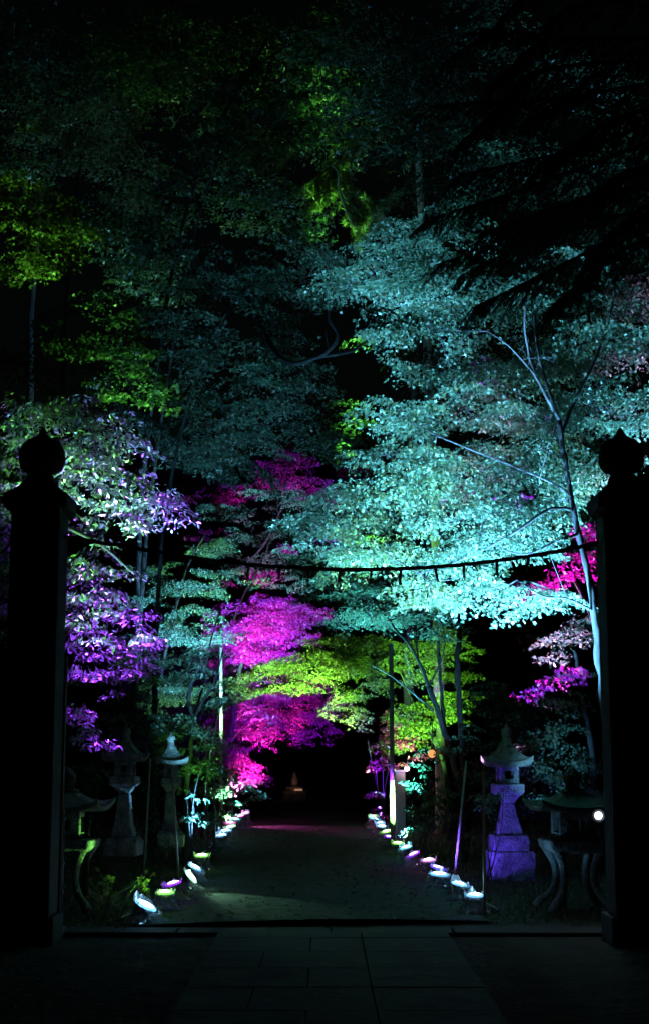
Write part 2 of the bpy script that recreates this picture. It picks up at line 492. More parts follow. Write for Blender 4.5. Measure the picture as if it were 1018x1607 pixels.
# ================================================================== STONE LANTERNS
def roof_mesh(m, w, z0, z1, lift, top, thick, nseg=8, under=.45, rot=0):
    """square roof with upturned corners; w half width, z0 eave, z1 apex height"""
    per = []
    for side in range(4):
        for j in range(nseg):
            t = -1 + 2 * j / nseg
            a = [(t, -1), (1, t), (-t, 1), (-1, -t)][side]
            per.append((a[0], a[1], abs(t)))
    n = len(per); rings = []
    for s_ in [i / 7 for i in range(8)]:
        hw = top + (w - top) * s_
        z = z1 - (z1 - z0) * (1 - (1 - s_) ** 1.75)
        rings.append([(x * hw * (1 + .05 * s_ * c ** 4), y * hw * (1 + .05 * s_ * c ** 4), z + lift * s_ ** 2.2 * c ** 3.2) for x, y, c in per])
    rings.append([(x * w * .985 * (1 + .05 * c ** 4), y * w * .985 * (1 + .05 * c ** 4), z0 - thick + lift * .92 * c ** 3.2) for x, y, c in per])
    rings.append([(x * w * under, y * w * under, z0 - thick * 1.15) for x, y, c in per])
    vs = [v for r in rings for v in r]; fs = []
    ca, sa = math.cos(rot), math.sin(rot)
    for j in range(len(rings) - 1):
        for i in range(n): fs.append((j * n + i, j * n + (i + 1) % n, (j + 1) * n + (i + 1) % n, (j + 1) * n + i))
    fs.append(tuple(range(n))[::-1]); fs.append(tuple(range((len(rings) - 1) * n, len(rings) * n)))
    fs = [f[::-1] for f in fs]
    m.add([(x * ca - y * sa, x * sa + y * ca, z) for x, y, z in vs], fs, False)

def firebox(root, w, z0, z1, mat, ww=.62, wh=.70):
    q = MB(); h = z1 - z0; a = w * 2; e = a * (1 - ww) / 2
    for sx in (-1, 1):
        for sy in (-1, 1): q.box((sx * (w - e / 2), sy * (w - e / 2), (z0 + z1) / 2), (e, e, h - .002))
    bh = h * (1 - wh) / 2
    for z in (z0 + bh / 2 + .002, z1 - bh / 2 - .002):
        q.box((0, 0, z), (a - .008, a - .008, bh))
    fb = q.build('firebox', mat, root, bevel=.005)
    fr = MB(); t = .018; ox = a * ww / 2 - t / 2; oz = h * wh / 2 - t / 2; zc = (z0 + z1) / 2
    for sx in (-1, 1): fr.box((sx * (ox - .001), -w + .02, zc), (t, .03, h * wh - .004))
    for sz in (-1, 1): fr.box((0, -w + .021, zc + sz * (oz - .001)), (a * ww - 2 * t - .004, .026, t))
    fr.build('window_frame', mat, fb)

def tall_lantern(px, base_py, Y, top_py, label, rz, tiers=True, wid=1.0, mat='stone', roofmat='stone_mossy', z_off=0):
    b = P(px, base_py, Y); H = P(px, top_py, Y).z - b.z
    root = empty('stone_lantern', (b.x, Y, b.z), label, 'stone lantern', 'tall stone lanterns', rz)
    u = H / 1.0
    def z(t): return t * u
    s = u * wid
    if tiers:
        q = MB(); q.rings([(.185 * s, -.3), (.185 * s, z(.105)), (.178 * s, z(.125))], 4, smooth=False, rot=math.pi / 4, square=True, jitter=.01); q.build('lower_base', M[mat], root, bevel=.012)
        q = MB(); q.rings([(.145 * s, z(.126)), (.148 * s, z(.20)), (.135 * s, z(.235))], 4, smooth=False, rot=math.pi / 4, square=True, jitter=.01); q.build('upper_base', M[mat], root, bevel=.012)
        zb = .236
    else:
        q = MB(); q.rings([(.15 * s, -.05), (.155 * s, z(.07)), (.12 * s, z(.11))], 4, smooth=False, rot=math.pi / 4, square=True); q.build('lower_base', M[mat], root, bevel=.012)
        zb = .111
    q = MB(); q.rings([(.10 * s, z(zb)), (.098 * s, z(zb + .02)), (.072 * s, z(zb + .10)), (.052 * s, z(.425)), (.047 * s, z(.45))], 4, smooth=False, rot=math.pi / 4, square=True); q.build('pedestal', M[mat], root, bevel=.008)
    q = MB(); q.rings([(.048 * s, z(.451)), (.062 * s, z(.47)), (.085 * s, z(.50))], 4, smooth=False, rot=math.pi / 4, square=True)
    q.rings([(.092 * s, z(.501)), (.118 * s, z(.525)), (.118 * s, z(.575)), (.108 * s, z(.585))], 4, smooth=False, rot=math.pi / 4, square=True)
    q.build('platform', M[mat], root, bevel=.008)
    firebox(root, .082 * s, z(.586), z(.70), M[mat])
    q = MB(); roof_mesh(q, .175 * s, z(.735), z(.845), .042 * u, .055 * s, .034 * u); q.build('roof', M[mat] if roofmat is None else M[roofmat], root)
    q = MB(); q.rings([(.062 * s, z(.835)), (.062 * s, z(.86)), (.045 * s, z(.872)), (.045 * s, z(.89)), (.034 * s, z(.897)), (.036 * s, z(.905)), (.047 * s, z(.925)), (.046 * s, z(.95)), (.034 * s, z(.965)), (.014 * s, z(.975)), (.011 * s, z(.99)), (.004 * s, z(1.0))], 18); q.build('finial', M[roofmat], root)
    return root
tall_lantern(798, 1364, 16.9, 1135, 'tall granite lantern on a two-step base glowing violet under its eaves, right of the path', R(8), wid=.82)
tall_lantern(194, 1335, 16.2, 1136, 'tall dim blue-grey granite lantern nearest the left gate post, its square window dark', R(-6), tiers=False, wid=.88)
tall_lantern(266, 1322, 18.0, 1148, 'smaller dim granite lantern half hidden by hanging leaves, right of the other left one', R(12), tiers=False, wid=.82)

def snow_lantern(px, Y, base_py, label, rz):
    """low lantern with a wide roof on curved legs"""
    g0 = P(px, base_py, Y)
    root = empty('snow_viewing_lantern', (g0.x, Y, 0), label, 'stone lantern', 'low snow-viewing lanterns', rz)
    for i in range(4):
        a = math.pi / 4 + i * math.pi / 2
        d = Vector((math.cos(a), math.sin(a), 0))
        prof = [(.32, .0), (.29, .05), (.20, .13), (.155, .25), (.165, .38), (.20, .47), (.23, .53)]
        pts = [d * (r * 1.25) + Vector((0, 0, z)) for r, z in prof]
        q = MB(); pp, rr = smooth_poly(pts, [.048, .038, .033, .032, .035, .044, .05], 4); q.tube(pp, rr, 8); q.build('leg', M['stone'], root)
    q = MB(); q.rings([(.20, .49), (.26, .53), (.27, .60), (.24, .615)], 4, smooth=False, rot=math.pi / 4, square=True); q.build('platform', M['stone'], root, bevel=.012)
    firebox(root, .165, .616, .86, M['stone'], .58, .58)
    q = MB(); roof_mesh(q, .36, .90, 1.02, .075, .10, .04); q.build('roof', M['stone_mossy'], root)
    q = MB(); q.rings([(.11, 1.0), (.11, 1.05), (.075, 1.06), (.06, 1.09), (.085, 1.13), (.085, 1.18), (.055, 1.22), (.012, 1.25)], 16); q.build('finial', M['stone_mossy'], root)
snow_lantern(902, 13.6, 1416, 'low curved-leg lantern behind the white lamp by the right gate post', R(6))
snow_lantern(100, 13.6, 1416, 'low curved-leg lantern edged in green light behind the left gate post', R(-4))

# ================================================================== FLOODLIGHTS
WB = (.17, .54, 1.0); CW = (.15, .74, 1.0); GR = (.27, 1.0, .14); GW = (.40, 1.0, .60); PU = (.27, .03, 1.0); VI = (.11, .045, 1.0); RW = (.85, .30, 1.0); PW = (.9, .10, .56); LM = (.36, 1.0, .18); BL = (.08, .10, 1.2)
KW = 520.0
def lens_mats(col, key):
    a = 'lens_' + key
    if a not in M:
        mx = max(col); c = tuple(x / mx for x in col)
        core = tuple(.45 + .55 * x for x in c)
        M[a] = emit_mat('glowing lens ' + key, core, 8)
        M['rim_' + key] = emit_mat('glowing halo ring ' + key, c, 2.2)  # coloured halo of the lens, put into a dimmer glowing ring
    return M[a], M['rim_' + key]

def bag_mesh(r, h, seed):
    rr = random.Random(seed); n = 48; rows = 11; vs = []; fs = []
    ph = [rr.uniform(0, 6.28) for _ in range(8)]
    ears = [(rr.uniform(0, 6.28), rr.uniform(.10, .30)) for _ in range(3)]
    for j in range(rows):
        t = j / (rows - 1)
        for i in range(n):
            a = 2 * math.pi * i / n
            k = r * (1.06 - .16 * math.sin(math.pi * min(1, t * 1.15)) + .22 * t + .9 * max(0, t - .70) ** 1.0)
            wr = .045 * math.sin(4 * a + ph[0] + 2 * t) + .05 * math.sin(7 * a + ph[1] - 4 * t) + .05 * math.sin(13 * a + ph[2] + 7 * t) + .035 * math.sin(21 * a + ph[5] - 9 * t)
            k *= 1 + wr * (.35 + 2.0 * t) + rr.uniform(-.04, .04) * (1 + t)
            z = h * (1.10 - 1.06 * t)
            if j <= 2:
                e = sum(b * max(0, math.cos(a - c)) ** 10 for c, b in ears)
                z += h * e * (1 - j / 3) + (.07 * math.sin(5 * a + ph[3]) + .05 * math.sin(11 * a + ph[4])) * h * (1 - j / 3)
                k *= 1 + .5 * e * (1 - j / 3)
            z += rr.uniform(-.02, .02) * h
            vs.append((k * math.cos(a), k * math.sin(a), max(z, .005)))
    for j in range(rows - 1):
        for i in range(n): fs.append((j * n + i, (j + 1) * n + i, (j + 1) * n + (i + 1) % n, j * n + (i + 1) % n))
    return vs, fs

def floodlight(px, py, col, key, lean, label, group, aims, r=.075, h=.145, toward=10, seed=0):
    """aims: list of (px,py,Y,level,angle); the lamp head leans `lean` degrees to the right"""
    base = G(px, py)
    root = empty('floodlight', base, label, 'floodlight', group)
    lens, rim = lens_mats(col, key)
    q = MB(); q.box((0, 0, .006), (r * 1.5, r * 1.2, .012)); q.build('foot_plate', M['black_metal'], root, bevel=.003)
    q = MB()
    for sx in (-1, 1): q.box((sx * r * 1.0, 0, .012 + h * .36), (.008, .03, h * .72))
    q.box((0, 0, .016), (r * 2.0 + .02, .03, .007)); q.build('bracket', M['black_metal'], root)
    rot = Matrix.Rotation(R(lean), 4, 'Y') @ Matrix.Rotation(R(toward), 4, 'X')
    hb = MB(); hb.rings([(r * .55, -r * .75), (r * .72, -r * .6), (r * .8, -r * .2), (r * .97, -r * .08), (r * .97, .0)], 20)
    for i in range(7): hb.box((-r * .6 + i * r * .2, 0, -r * .78), (.005, r * 1.1, r * .3))
    ho = hb.build('housing', M['black_metal'], root); ho.matrix_local = Matrix.Translation((0, 0, h)) @ rot
    rg = MB(); rg.rings([(r * .96, .001), (r * .99, .006), (r * .84, .016), (r * .60, .017)], 24)
    ro = rg.build('rim', rim, ho)
    ln = MB(); ln.rings([(r * .70, .0175), (r * .6, .021), (r * .4, .025), (r * .1, .027)], 24); ln.build('lens', lens, ho)
    bv, bf = bag_mesh(r * 1.06, h, seed)
    bg = MB(); bg.add(bv, bf, False); bo = bg.build('plastic_bag', M['plastic'], root)
    sh = Matrix.Identity(4)
    sh[0][2] = math.tan(R(max(-35, min(35, lean)))) * .35
    bo.data.transform(sh)
    if abs(lean) > 3:  # the bag's mouth follows the lean of the head
        for v in bo.data.vertices:
            t = max(0, v.co.z / h); v.co.z = max(.006, v.co.z - v.co.x * math.tan(R(lean)) * t ** 2 * .9)
    if True:
        for v in bo.data.vertices:
            t = max(0, v.co.z / h); v.co.z = max(.006, v.co.z + v.co.y * math.tan(R(toward)) * t ** 2 * .9)
    src = base + Vector((0, 0, h)) + (rot @ Vector((0, 0, .075)))
    la = bpy.data.lights.new('spill', 'POINT'); la.energy = .35 if px in (624, 611, 607) else 1.2; la.color = tuple(min(1, .1 + c / max(col)) for c in col); la.shadow_soft_size = .03
    lo = bpy.data.objects.new('spill', la); COL.objects.link(lo); lo.parent = root; lo.location = src - base + Vector((0, -.01, .035))
    for (ax, ay, aY, lev, ang) in aims:
        tgt = P(ax, ay, aY); d = tgt - src
        la = bpy.data.lights.new('beam', 'SPOT'); la.energy = lev * KW * d.length ** 2; mx = max(col); la.color = tuple(min(1, c / mx) for c in col)
        la.spot_size = R(ang); la.spot_blend = .85; la.shadow_soft_size = .05
        lo = bpy.data.objects.new('beam', la); COL.objects.link(lo); lo.parent = root
        lo.location = src - base; lo.rotation_euler = d.to_track_quat('-Z', 'Y').to_euler()
    return root
GLf, GRt = 'floodlights along the left edge of the path', 'floodlights along the right edge of the path'
FL = [
 # left row, from the gate inwards
 (228, 1447, WB, 'ice', 27, 'blue-white floodlight in a crumpled bag, nearest the left gate post', GLf, [(780, 620, 15.5, 1.2, 38)], .10, .13),
 (259, 1429, GR, 'green', 0, 'green floodlight facing straight up, second from the left gate post', GLf, [(120, 740, 13.8, 1.1, 26), (104, 1310, 13.5, .2, 26), (188, 1372, 13.0, .30, 44)], .076, .15),
 (272, 1413, PU, 'violet', -13, 'violet floodlight between the green lamp and the tilted white-green pair', GLf, [(150, 950, 14, .9, 40), (150, 690, 13.8, 1.4, 40)], .08, .15),
 (299, 1397, GW, 'mint', 48, 'steeply tilted mint floodlight in front of the tilted ice-white one', GLf, [(690, 830, 15.5, .8, 36), (365, 1392, 14.4, .11, 34)], .085, .13),
 (305, 1384, WB, 'ice', 28, 'ice-white floodlight tilted to the right, behind the mint tilted one', GLf, [(600, 480, 17, .45, 30), (290, 1060, 18.6, .4, 24), (192, 1230, 16.2, .2, 14), (380, 540, 20.5, .09, 34)], .08, .15),
 (317, 1365, GR, 'green', 0, 'green floodlight standing alone, after the tilted pair on the left edge', GLf, [(300, 1140, 18.7, .10, 40)], .085, .16),
 (347, 1329, WB, 'ice', -10, 'ice-white floodlight that starts the tight far cluster on the left edge', GLf, [(280, 950, 24, 1.1, 36)], .09, .16),
 (354, 1322, WB, 'ice', -4, 'ice-white floodlight second in the far left cluster', GLf, [(420, 850, 31, .65, 22), (330, 330, 24, .05, 50)], .09, .17),
 (362, 1315, GW, 'mint', -12, 'pale mint floodlight third in the far left cluster, tilted left', GLf, [(270, 1060, 24.5, .6, 40), (360, 860, 31, .4, 24)], .09, .17),
 (361, 1308, PW, 'pink', 0, 'pinkish floodlight fourth in the far left cluster', GLf, [(420, 975, 28.5, 1.5, 20)], .09, .17),
 (368, 1301, CW, 'aqua', 5, 'pale aqua floodlight fifth in the far left cluster', GLf, [(500, 820, 31, .45, 20)], .09, .17),
 (375, 1297, PW, 'pink', -8, 'pinkish floodlight sixth in the far left cluster, beside the last lamp', GLf, [(430, 1110, 29.5, 2.3, 40), (380, 1190, 28.7, 1.0, 40), (480, 1300, 27, .14, 60)], .09, .18),
 (384, 1293, RW, 'rose', -15, 'rosy white floodlight at the far end of the left edge', GLf, [(440, 765, 33, .4, 24)], .10, .19),
 # right row
 (745, 1434, WB, 'ice', 0, 'level ice-white floodlight in a flared bag, nearest the right gate post', GRt, [(930, 500, 15.3, 1.4, 46), (872, 1330, 13.6, .04, 34), (890, 1010, 17.2, .6, 13), (893, 1150, 18.5, .10, 13)], .076, .15),
 (720, 1414, WB, 'ice', 12, 'ice-white floodlight second from the right gate post, tilted right', GRt, [(240, 780, 13.9, .6, 18), (960, 620, 15.2, .45, 36)], .076, .15),
 (689, 1393, WB, 'ice', 4, 'wide ice-white floodlight in front of the violet one on the right edge', GRt, [(720, 850, 15.6, .55, 44), (692, 1150, 18.2, .28, 20)], .098, .13),
 (686, 1385, VI, 'blueviolet', 14, 'blue-violet floodlight half hidden behind the wide ice-white one', GRt, [(796, 1300, 16.8, .21, 76)], .08, .15),
 (672, 1367, RW, 'rose', -4, 'rosy white floodlight just behind the blue-violet one on the right edge', GRt, [(870, 990, 16.8, 2.6, 24), (750, 785, 15.4, .6, 12)], .08, .12),
 (649, 1361, PU, 'violet', -24, 'violet floodlight tilted left in a domed bag on the right edge', GRt, [(450, 1110, 29, .35, 20)], .08, .15),
 (637, 1349, CW, 'aqua', -14, 'pale aqua floodlight between the violet and the green ones on the right', GRt, [(600, 930, 19, .9, 44), (640, 500, 17.5, .3, 40)], .08, .15),
 (624, 1339, GR, 'green', 0, 'green floodlight between the aqua and small violet ones on the right edge', GRt, [(660, 1090, 24, 1.2, 40), (525, 315, 23.0, 1.2, 7.5), (60, 372, 20, .34, 11)], .08, .13),
 (611, 1328, PU, 'violet', 6, 'small violet floodlight behind the green one on the right edge', GRt, [(620, 1190, 24, .8, 30)], .075, .13),
 (607, 1323, LM, 'lime', -12, 'pale lime floodlight at the start of the far right cluster', GRt, [(460, 1055, 24.3, 2.2, 40)], .09, .17),
 (599, 1314, WB, 'ice', 3, 'ice-white floodlight second in the far right cluster', GRt, [(430, 780, 32, .25, 22), (640, 150, 25, .025, 46)], .09, .17),
 (597, 1308, WB, 'ice', -3, 'ice-white floodlight third in the far right cluster', GRt, [(365, 1225, 26.2, .9, 11)], .09, .17),
 (588, 1301, CW, 'aqua', 8, 'pale aqua floodlight fourth in the far right cluster', GRt, [(520, 770, 32.5, .35, 20)], .09, .17),
 (585, 1296, LM, 'lime', 0, 'pale lime floodlight at the far end of the right edge', GRt, [(560, 1090, 28, 1.8, 40)], .09, .17),
]
for i, a in enumerate(FL):
    px, py, col, key, lean, lab, grp, aims, r, h = a
    floodlight(px, py, col, key, lean, lab, grp, aims, r, h, toward=7, seed=i)

for rows, side, lab in ((FL[:13], -1, 'thin black cable lying along the left row of floodlights'), (FL[13:], 1, 'thin black cable lying along the right row of floodlights')):
    pp = []
    for a in rows:
        g0 = G(a[0], a[1]); pp.append(Vector((g0.x + side * (.12 + .05 * random.random()), g0.y, .018)))
        pp.append(Vector((g0.x + side * (.10 + .16 * random.random()), g0.y + .22, .018)))
    pp.sort(key=lambda v: v.y)
    q = MB(); cp, cr = smooth_poly(pp, [.008] * len(pp), 4); q.tube(cp, cr, 6)
    tag(q.build('power_cable', M['black_metal'], origin=tuple(pp[0])), lab, 'cable', 'power cables')

# bright round lamp clamped to the right gate leaf
lp = P(938, 1280, 12.0)
root = empty('round_lamp', lp, 'small round lamp glaring white beside the right gate post', 'lamp')
q = MB(); q.rings([(.03, -.05), (.048, -.03), (.052, 0)], 18); o = q.build('housing', M['black_metal'], root); o.rotation_euler = (R(90), 0, R(-8))
q = MB(); q.rings([(.030, .001), (.024, .008), (.008, .012)], 18); l = q.build('lens', lens_mats((.8, .85, 1), 'white')[0], o)
q = MB(); q.tube([(0, .05, 0), (.05, .09, 0), (.11, .1, -.01)], .01, 8); q.build('bracket', M['black_metal'], root)
la = bpy.data.lights.new('beam', 'POINT'); la.energy = 4; la.color = (.75, .85, 1); la.shadow_soft_size = .03
lo = bpy.data.objects.new('beam', la); COL.objects.link(lo); lo.parent = root; lo.location = (0, -.06, 0)

# ================================================================== POLES AND STAKES
def pole(name, pts, r, mat, label, cat, group='poles and stakes beside the path', ties=0):
    root_p = pts[0]
    q = MB(); q.tube([p - root_p for p in pts], r, 10)
    for i in range(ties):
        t = (i + 1) / (ties + 1); c = (pts[0].lerp(pts[-1], t)) - root_p
        q.rings([(r * 1.25, -.012), (r * 1.35, 0), (r * 1.25, .012)], 10, off=c)
    o = q.build(name, M[mat], None, loc=root_p); tag(o, label, cat, group); return o
def gp(px, py, up, tip_px=None):
    b = G(px, py); t = P(tip_px if tip_px is not None else px, up, b.y); return [b, t]
pole('steel_pole', [G(347, 1302), P(347, 985, G(347, 1302).y)], .03, 'bamboo', 'tall slim pole lit violet in front of the magenta maple', 'pole')
pole('steel_pole', gp(616, 1334, 1010, 613), .033, 'steel', 'tall slim pale blue pole right of the dark path end', 'pole', ties=2)
pole('bamboo_stake', gp(327, 1345, 1172, 324), .012, 'post_paint', 'thin white-lit stake left of the far left lamps', 'stake')
pole('bamboo_stake', gp(337, 1330, 1180, 336), .016, 'bamboo', 'thin dark stake between the white stake and the violet pole', 'stake')
pole('bamboo_stake', gp(226, 1375, 1190, 236), .013, 'bamboo', 'leaning dull green stake right of the nearest left stone lantern', 'stake')
pole('bamboo_stake', gp(281, 1385, 1203, 270), .013, 'bamboo', 'leaning thin stake in front of the half hidden stone lantern', 'stake')
pole('bamboo_stake', gp(760, 1436, 1202, 757), .013, 'bamboo', 'upright thin stake left of the violet-lit stone lantern', 'stake')
pole('bamboo_stake', gp(712, 1382, 1193, 731), .013, 'bamboo', 'thin violet-lit stake leaning right across the pale maple trunk', 'stake')
pole('timber_stake', gp(882, 1424, 1252, 879), .034, 'bark_dark', 'rough dark stake in front of the low lantern on the right', 'stake')
pole('timber_stake', gp(134, 1424, 1262, 139), .026, 'bark_dark', 'rough dark stake in front of the low lantern on the left', 'stake')
# pale square post with a small pinkish lamp
b = G(628, 1312)
root = empty('square_post', b, 'pale blue-lit square post just right of the tall slim pole', 'post')
q = MB(); z1 = P(628, 1212, b.y).z; q.box((0, 0, z1 / 2), (.16, .16, z1)); q.build('post', M['post_paint'], root, bevel=.01)
q = MB(); q.box((0, 0, z1 + .021), (.19, .19, .04)); q.build('cap', M['post_paint'], root, bevel=.008)
def bulb(name, c, r, col, st, watts, label, cat, hang):
    root = empty(name, c, label, cat)
    q = MB(); q.rings([(.01 * r / .05, -r), (r * .7, -r * .7), (r, 0), (r * .7, r * .7), (r * .35, r)], 14); q.build('globe', emit_mat('lit ' + name.replace('_', ' '), col, st), root)
    q = MB(); q.rings([(r * .5, r), (r * .5, r * 1.25), (r * .2, r * 1.4)], 12); 
    q.tube([(0, 0, r * 1.35), (.01, 0, r * 1.35 + hang)], .006, 6); q.build('cap', M['black_metal'], root)
    la = bpy.data.lights.new('glow', 'POINT'); la.energy = watts; la.color = tuple(min(1, x) for x in col); la.shadow_soft_size = r
    lo = bpy.data.objects.new('glow', la); COL.objects.link(lo); lo.parent = root; lo.location = (0, -r * 1.6, 0)
bulb('bulb_lamp', P(638, 1206, b.y - .12), .045, (1, .62, .75), 6, 6, 'small pinkish white bulb beside the top of the pale post', 'lamp', .1)
bulb('hanging_lantern', P(677, 1183, 19), .05, (1, .33, .10), 1.3, 1.5, 'small orange lantern hanging in the leaves left of the pale trunk', 'lantern', .35)
# tiny warm light deep in the dark
fb = G(462, 1256)
root = empty('wayside_shrine', fb, 'tiny warm-lit wayside shrine deep in the dark at the end of the path', 'shrine')
q = MB(); q.box((0, 0, .1), (.7, .5, .3)); q.box((0, 0, .32), (.5, .36, .12)); q.build('base', M['stone'], root, bevel=.02)
q = MB(); q.rings([(.09, .381), (.12, .45), (.10, .6), (.06, .68), (.07, .74), (.03, .82)], 12); q.build('figure', M['stone'], root)
q = MB(); q.box((.12, -.2, .30), (.22, .05, .05)); q.build('lamp', emit_mat('warm lamp', (1, .5, .3), .35), root)
la = bpy.data.lights.new('glow', 'POINT'); la.energy = .5; la.color = (1, .45, .3); la.shadow_soft_size = .05
lo = bpy.data.objects.new('glow', la); COL.objects.link(lo); lo.parent = root; lo.location = (0, -.35, .55)

# ================================================================== TREES
# --- big green maple on the right, lit ice blue
t = Tree('maple_tree', (P(965, 1300, 14.2).x, 14.2, 0), 'big spreading maple lit icy cyan, its slim bent trunk rising beside the right gate post')
tr = [Vector((P(965, 1300, 14.2).x, 14.2, -.05))] + px_line([(958, 1200, 14.2), (944, 1080, 14.2), (934, 990, 14.2), (924, 915, 14.2), (905, 830, 14.3), (888, 740, 14.4), (877, 660, 14.5)])
t.limb(tr, .050, .024, 10)
t.limb(px_line([(877, 660, 14.5), (850, 610, 14.4), (832, 570, 14.4), (822, 510, 14.3), (826, 470, 14.3)]), .02, .006, twig=1)
t.limb(px_line([(880, 680, 14.5), (905, 620, 14.8), (935, 560, 15), (960, 480, 15.2), (965, 400, 15.2)]), .02, .006, twig=1)
t.limb(px_line([(877, 660, 14.5), (845, 560, 14.8), (838, 480, 15.2), (850, 400, 15.5)]), .018, .006, twig=1)
t.limb(px_line([(895, 780, 14.35), (870, 760, 14.2), (800, 730, 14.2), (700, 690, 14.5), (640, 660, 15)]), .015, .005, twig=1)
t.limb(px_line([(907, 838, 14.3), (870, 850, 14.0), (820, 870, 13.9), (760, 850, 14.2)]), .018, .006, twig=1)
t.limb(px_line([(897, 800, 14.3), (860, 800, 14.0), (800, 840, 13.9), (720, 880, 14.2), (660, 900, 14.4)]), .018, .006, twig=1)
t.limb(px_line([(932, 960, 14.2), (890, 940, 14), (850, 935, 14), (810, 910, 14.2)]), .014, .005, twig=1)
t.limb(px_line([(840, 590, 14.4), (800, 545, 14.4), (765, 520, 14.5)]), .012, .004, twig=1)
sp_ = [(520, 800, 16.2, 80, 20, .12), (490, 850, 16.4, 70, 16, .1), (560, 770, 16, 70, 20, .15), (580, 880, 15.6, 70, 18, .1),  # px,py,Y,rx,ry,slope
 (690, 340, 16.5, 75, 40, -.1), (600, 420, 16.5, 80, 40, .1), (690, 430, 16, 90, 40, 0), (650, 500, 15.5, 80, 40, -.1),
 (760, 470, 15.5, 90, 50, .1), (870, 440, 15.5, 90, 50, 0), (970, 440, 15.8, 70, 50, .1), (700, 560, 15.5, 90, 42, .1),
 (800, 560, 15.8, 90, 45, 0), (920, 530, 15.5, 90, 50, -.1), (990, 540, 15.5, 55, 60, 0), (640, 640, 15.5, 75, 38, .15),
 (730, 640, 15, 90, 45, .1), (820, 660, 15.5, 90, 45, .05), (940, 640, 15.3, 80, 45, -.1), (1000, 660, 15, 45, 60, 0),
 (600, 710, 16, 60, 34, .2), (680, 720, 15, 95, 40, .12), (780, 740, 14.8, 95, 40, .1), (850, 700, 15.5, 60, 40, 0), (930, 730, 15.6, 60, 40, 0),
 (640, 790, 15.5, 110, 35, .12), (740, 800, 14.5, 110, 38, .15), (830, 790, 15.0, 70, 30, .1),
 (620, 850, 15.5, 90, 30, .05), (720, 860, 14.6, 110, 36, .15), (810, 850, 14.4, 70, 32, .1), (680, 910, 15, 100, 30, .1), (760, 930, 14.4, 80, 30, -.1), (830, 910, 14.6, 50, 24, -.2),
 (545, 440, 18, 60, 30, .1), (510, 410, 18.5, 60, 26, .1), (620, 370, 17.5, 50, 30, .1),
]
for a in sp_: t.cloud(*a[:5], slope=a[5], size=.033, rs=.30, hang=.5, cover=1.9, layer=.40, droop=.8)
t.done('maple', 'leaf_maple')

# --- forked pale maple right of the path
bY = G(728, 1352).y
t = Tree('maple_tree', (G(728, 1352).x, bY, 0), 'slender pale-barked maple forking beside the violet stake, with aqua and lime leaf tiers')
t.limb([Vector((G(728, 1352).x, bY, -.05))] + px_line([(731, 1300, bY), (728, 1255, bY), (712, 1200, bY), (697, 1150, bY), (684, 1110, bY), (672, 1078, bY)]), .06, .034, 10)
t.limb(px_line([(672, 1078, bY), (655, 1035, bY), (640, 1010, bY), (622, 990, bY), (600, 955, bY)]), .026, .008, twig=1)
t.limb(px_line([(672, 1078, bY), (690, 1040, bY), (698, 1010, bY - .1)]), .016, .006, twig=1)
t.limb(px_line([(655, 1036, bY), (653, 1000, bY), (652, 965, bY)]), .016, .006, twig=1)
t.limb(px_line([(679, 1115, bY), (650, 1090, bY - .2), (612, 1060, bY - .3), (580, 1042, bY - .4)]), .018, .006, twig=1)
t.limb(px_line([(697, 1150, bY), (692, 1090, bY + .2), (688, 1030, bY + .3), (686, 985, bY + .3)]), .026, .017, twig=1)
for a in [(560, 930, bY + .5, 110, 26, -.05), (640, 960, bY, 90, 24, .1), (560, 965, bY, 80, 18, .1), (600, 900, bY + 1, 90, 26, 0), (690, 985, bY - .3, 50, 20, -.2), (520, 890, bY + 1.5, 80, 22, 0), (540, 820, bY + 2, 90, 22, -.1), (470, 830, bY + 2.5, 50, 16, -.1)]:
    t.cloud(*a[:5], slope=a[5], size=.036, rs=.24, hang=.4, cover=2.2)
t.done('star', 'leaf_maple')
# lime maple behind it
bY = 24
t = Tree('maple_tree', (P(705, 1300, bY).x, bY, 0), 'lime green maple of low rounded tiers behind the forked pale trunk')
t.limb([Vector((P(705, 1300, bY).x, bY, -.05))] + px_line([(702, 1240, bY), (690, 1180, bY), (672, 1140, bY)]), .05, .025)
t.limb(px_line([(690, 1180, bY), (660, 1130, bY), (630, 1060, bY), (610, 1030, bY)]), .025, .008)
for a in [(670, 1115, bY, 60, 28, .2), (640, 1150, bY - .4, 45, 30, .3), (700, 1100, bY, 40, 24, 0), (600, 1020, bY, 70, 26, 0), (560, 1040, bY, 60, 20, 0), (650, 1045, bY + .5, 60, 24, 0), (700, 1010, bY + .5, 60, 24, -.1), (720, 1060, bY + 1, 40, 30, 0)]:
    t.cloud(*a[:5], slope=a[5], size=.036, rs=.24, hang=.4, cover=2.2)
t.done('star', 'leaf_lime')
# --- dark straight trunks
for (px, Y, lab, r, sh) in ((718, 19, 'straight dark trunk of a tall tree just right of the forked pale maple', .05, 0),):
    t = Tree('tall_tree', (P(727, 1330, Y).x, Y, 0), lab)
    t.limb([Vector((P(727, 1330, Y).x, Y, -.05))] + px_line([(727, 1250, Y), (722, 1150, Y), (717, 1070, Y), (719, 1000, Y), (722, 900, Y), (715, 700, Y + .5), (720, 400, Y + 1)]), .042, .022, 10)
    for a in [(720, 260, Y + 2, 120, 50, 0), (620, 180, Y + 2.5, 110, 50, 0), (560, 90, Y + 3, 130, 60, 0), (730, 60, Y + 3, 120, 60, 0)]:
        t.cloud(*a[:5], slope=a[5], size=.05, rs=.3, hang=.4, cover=1.4)
    t.done('tri', 'leaf_dark', 'bark_dark')

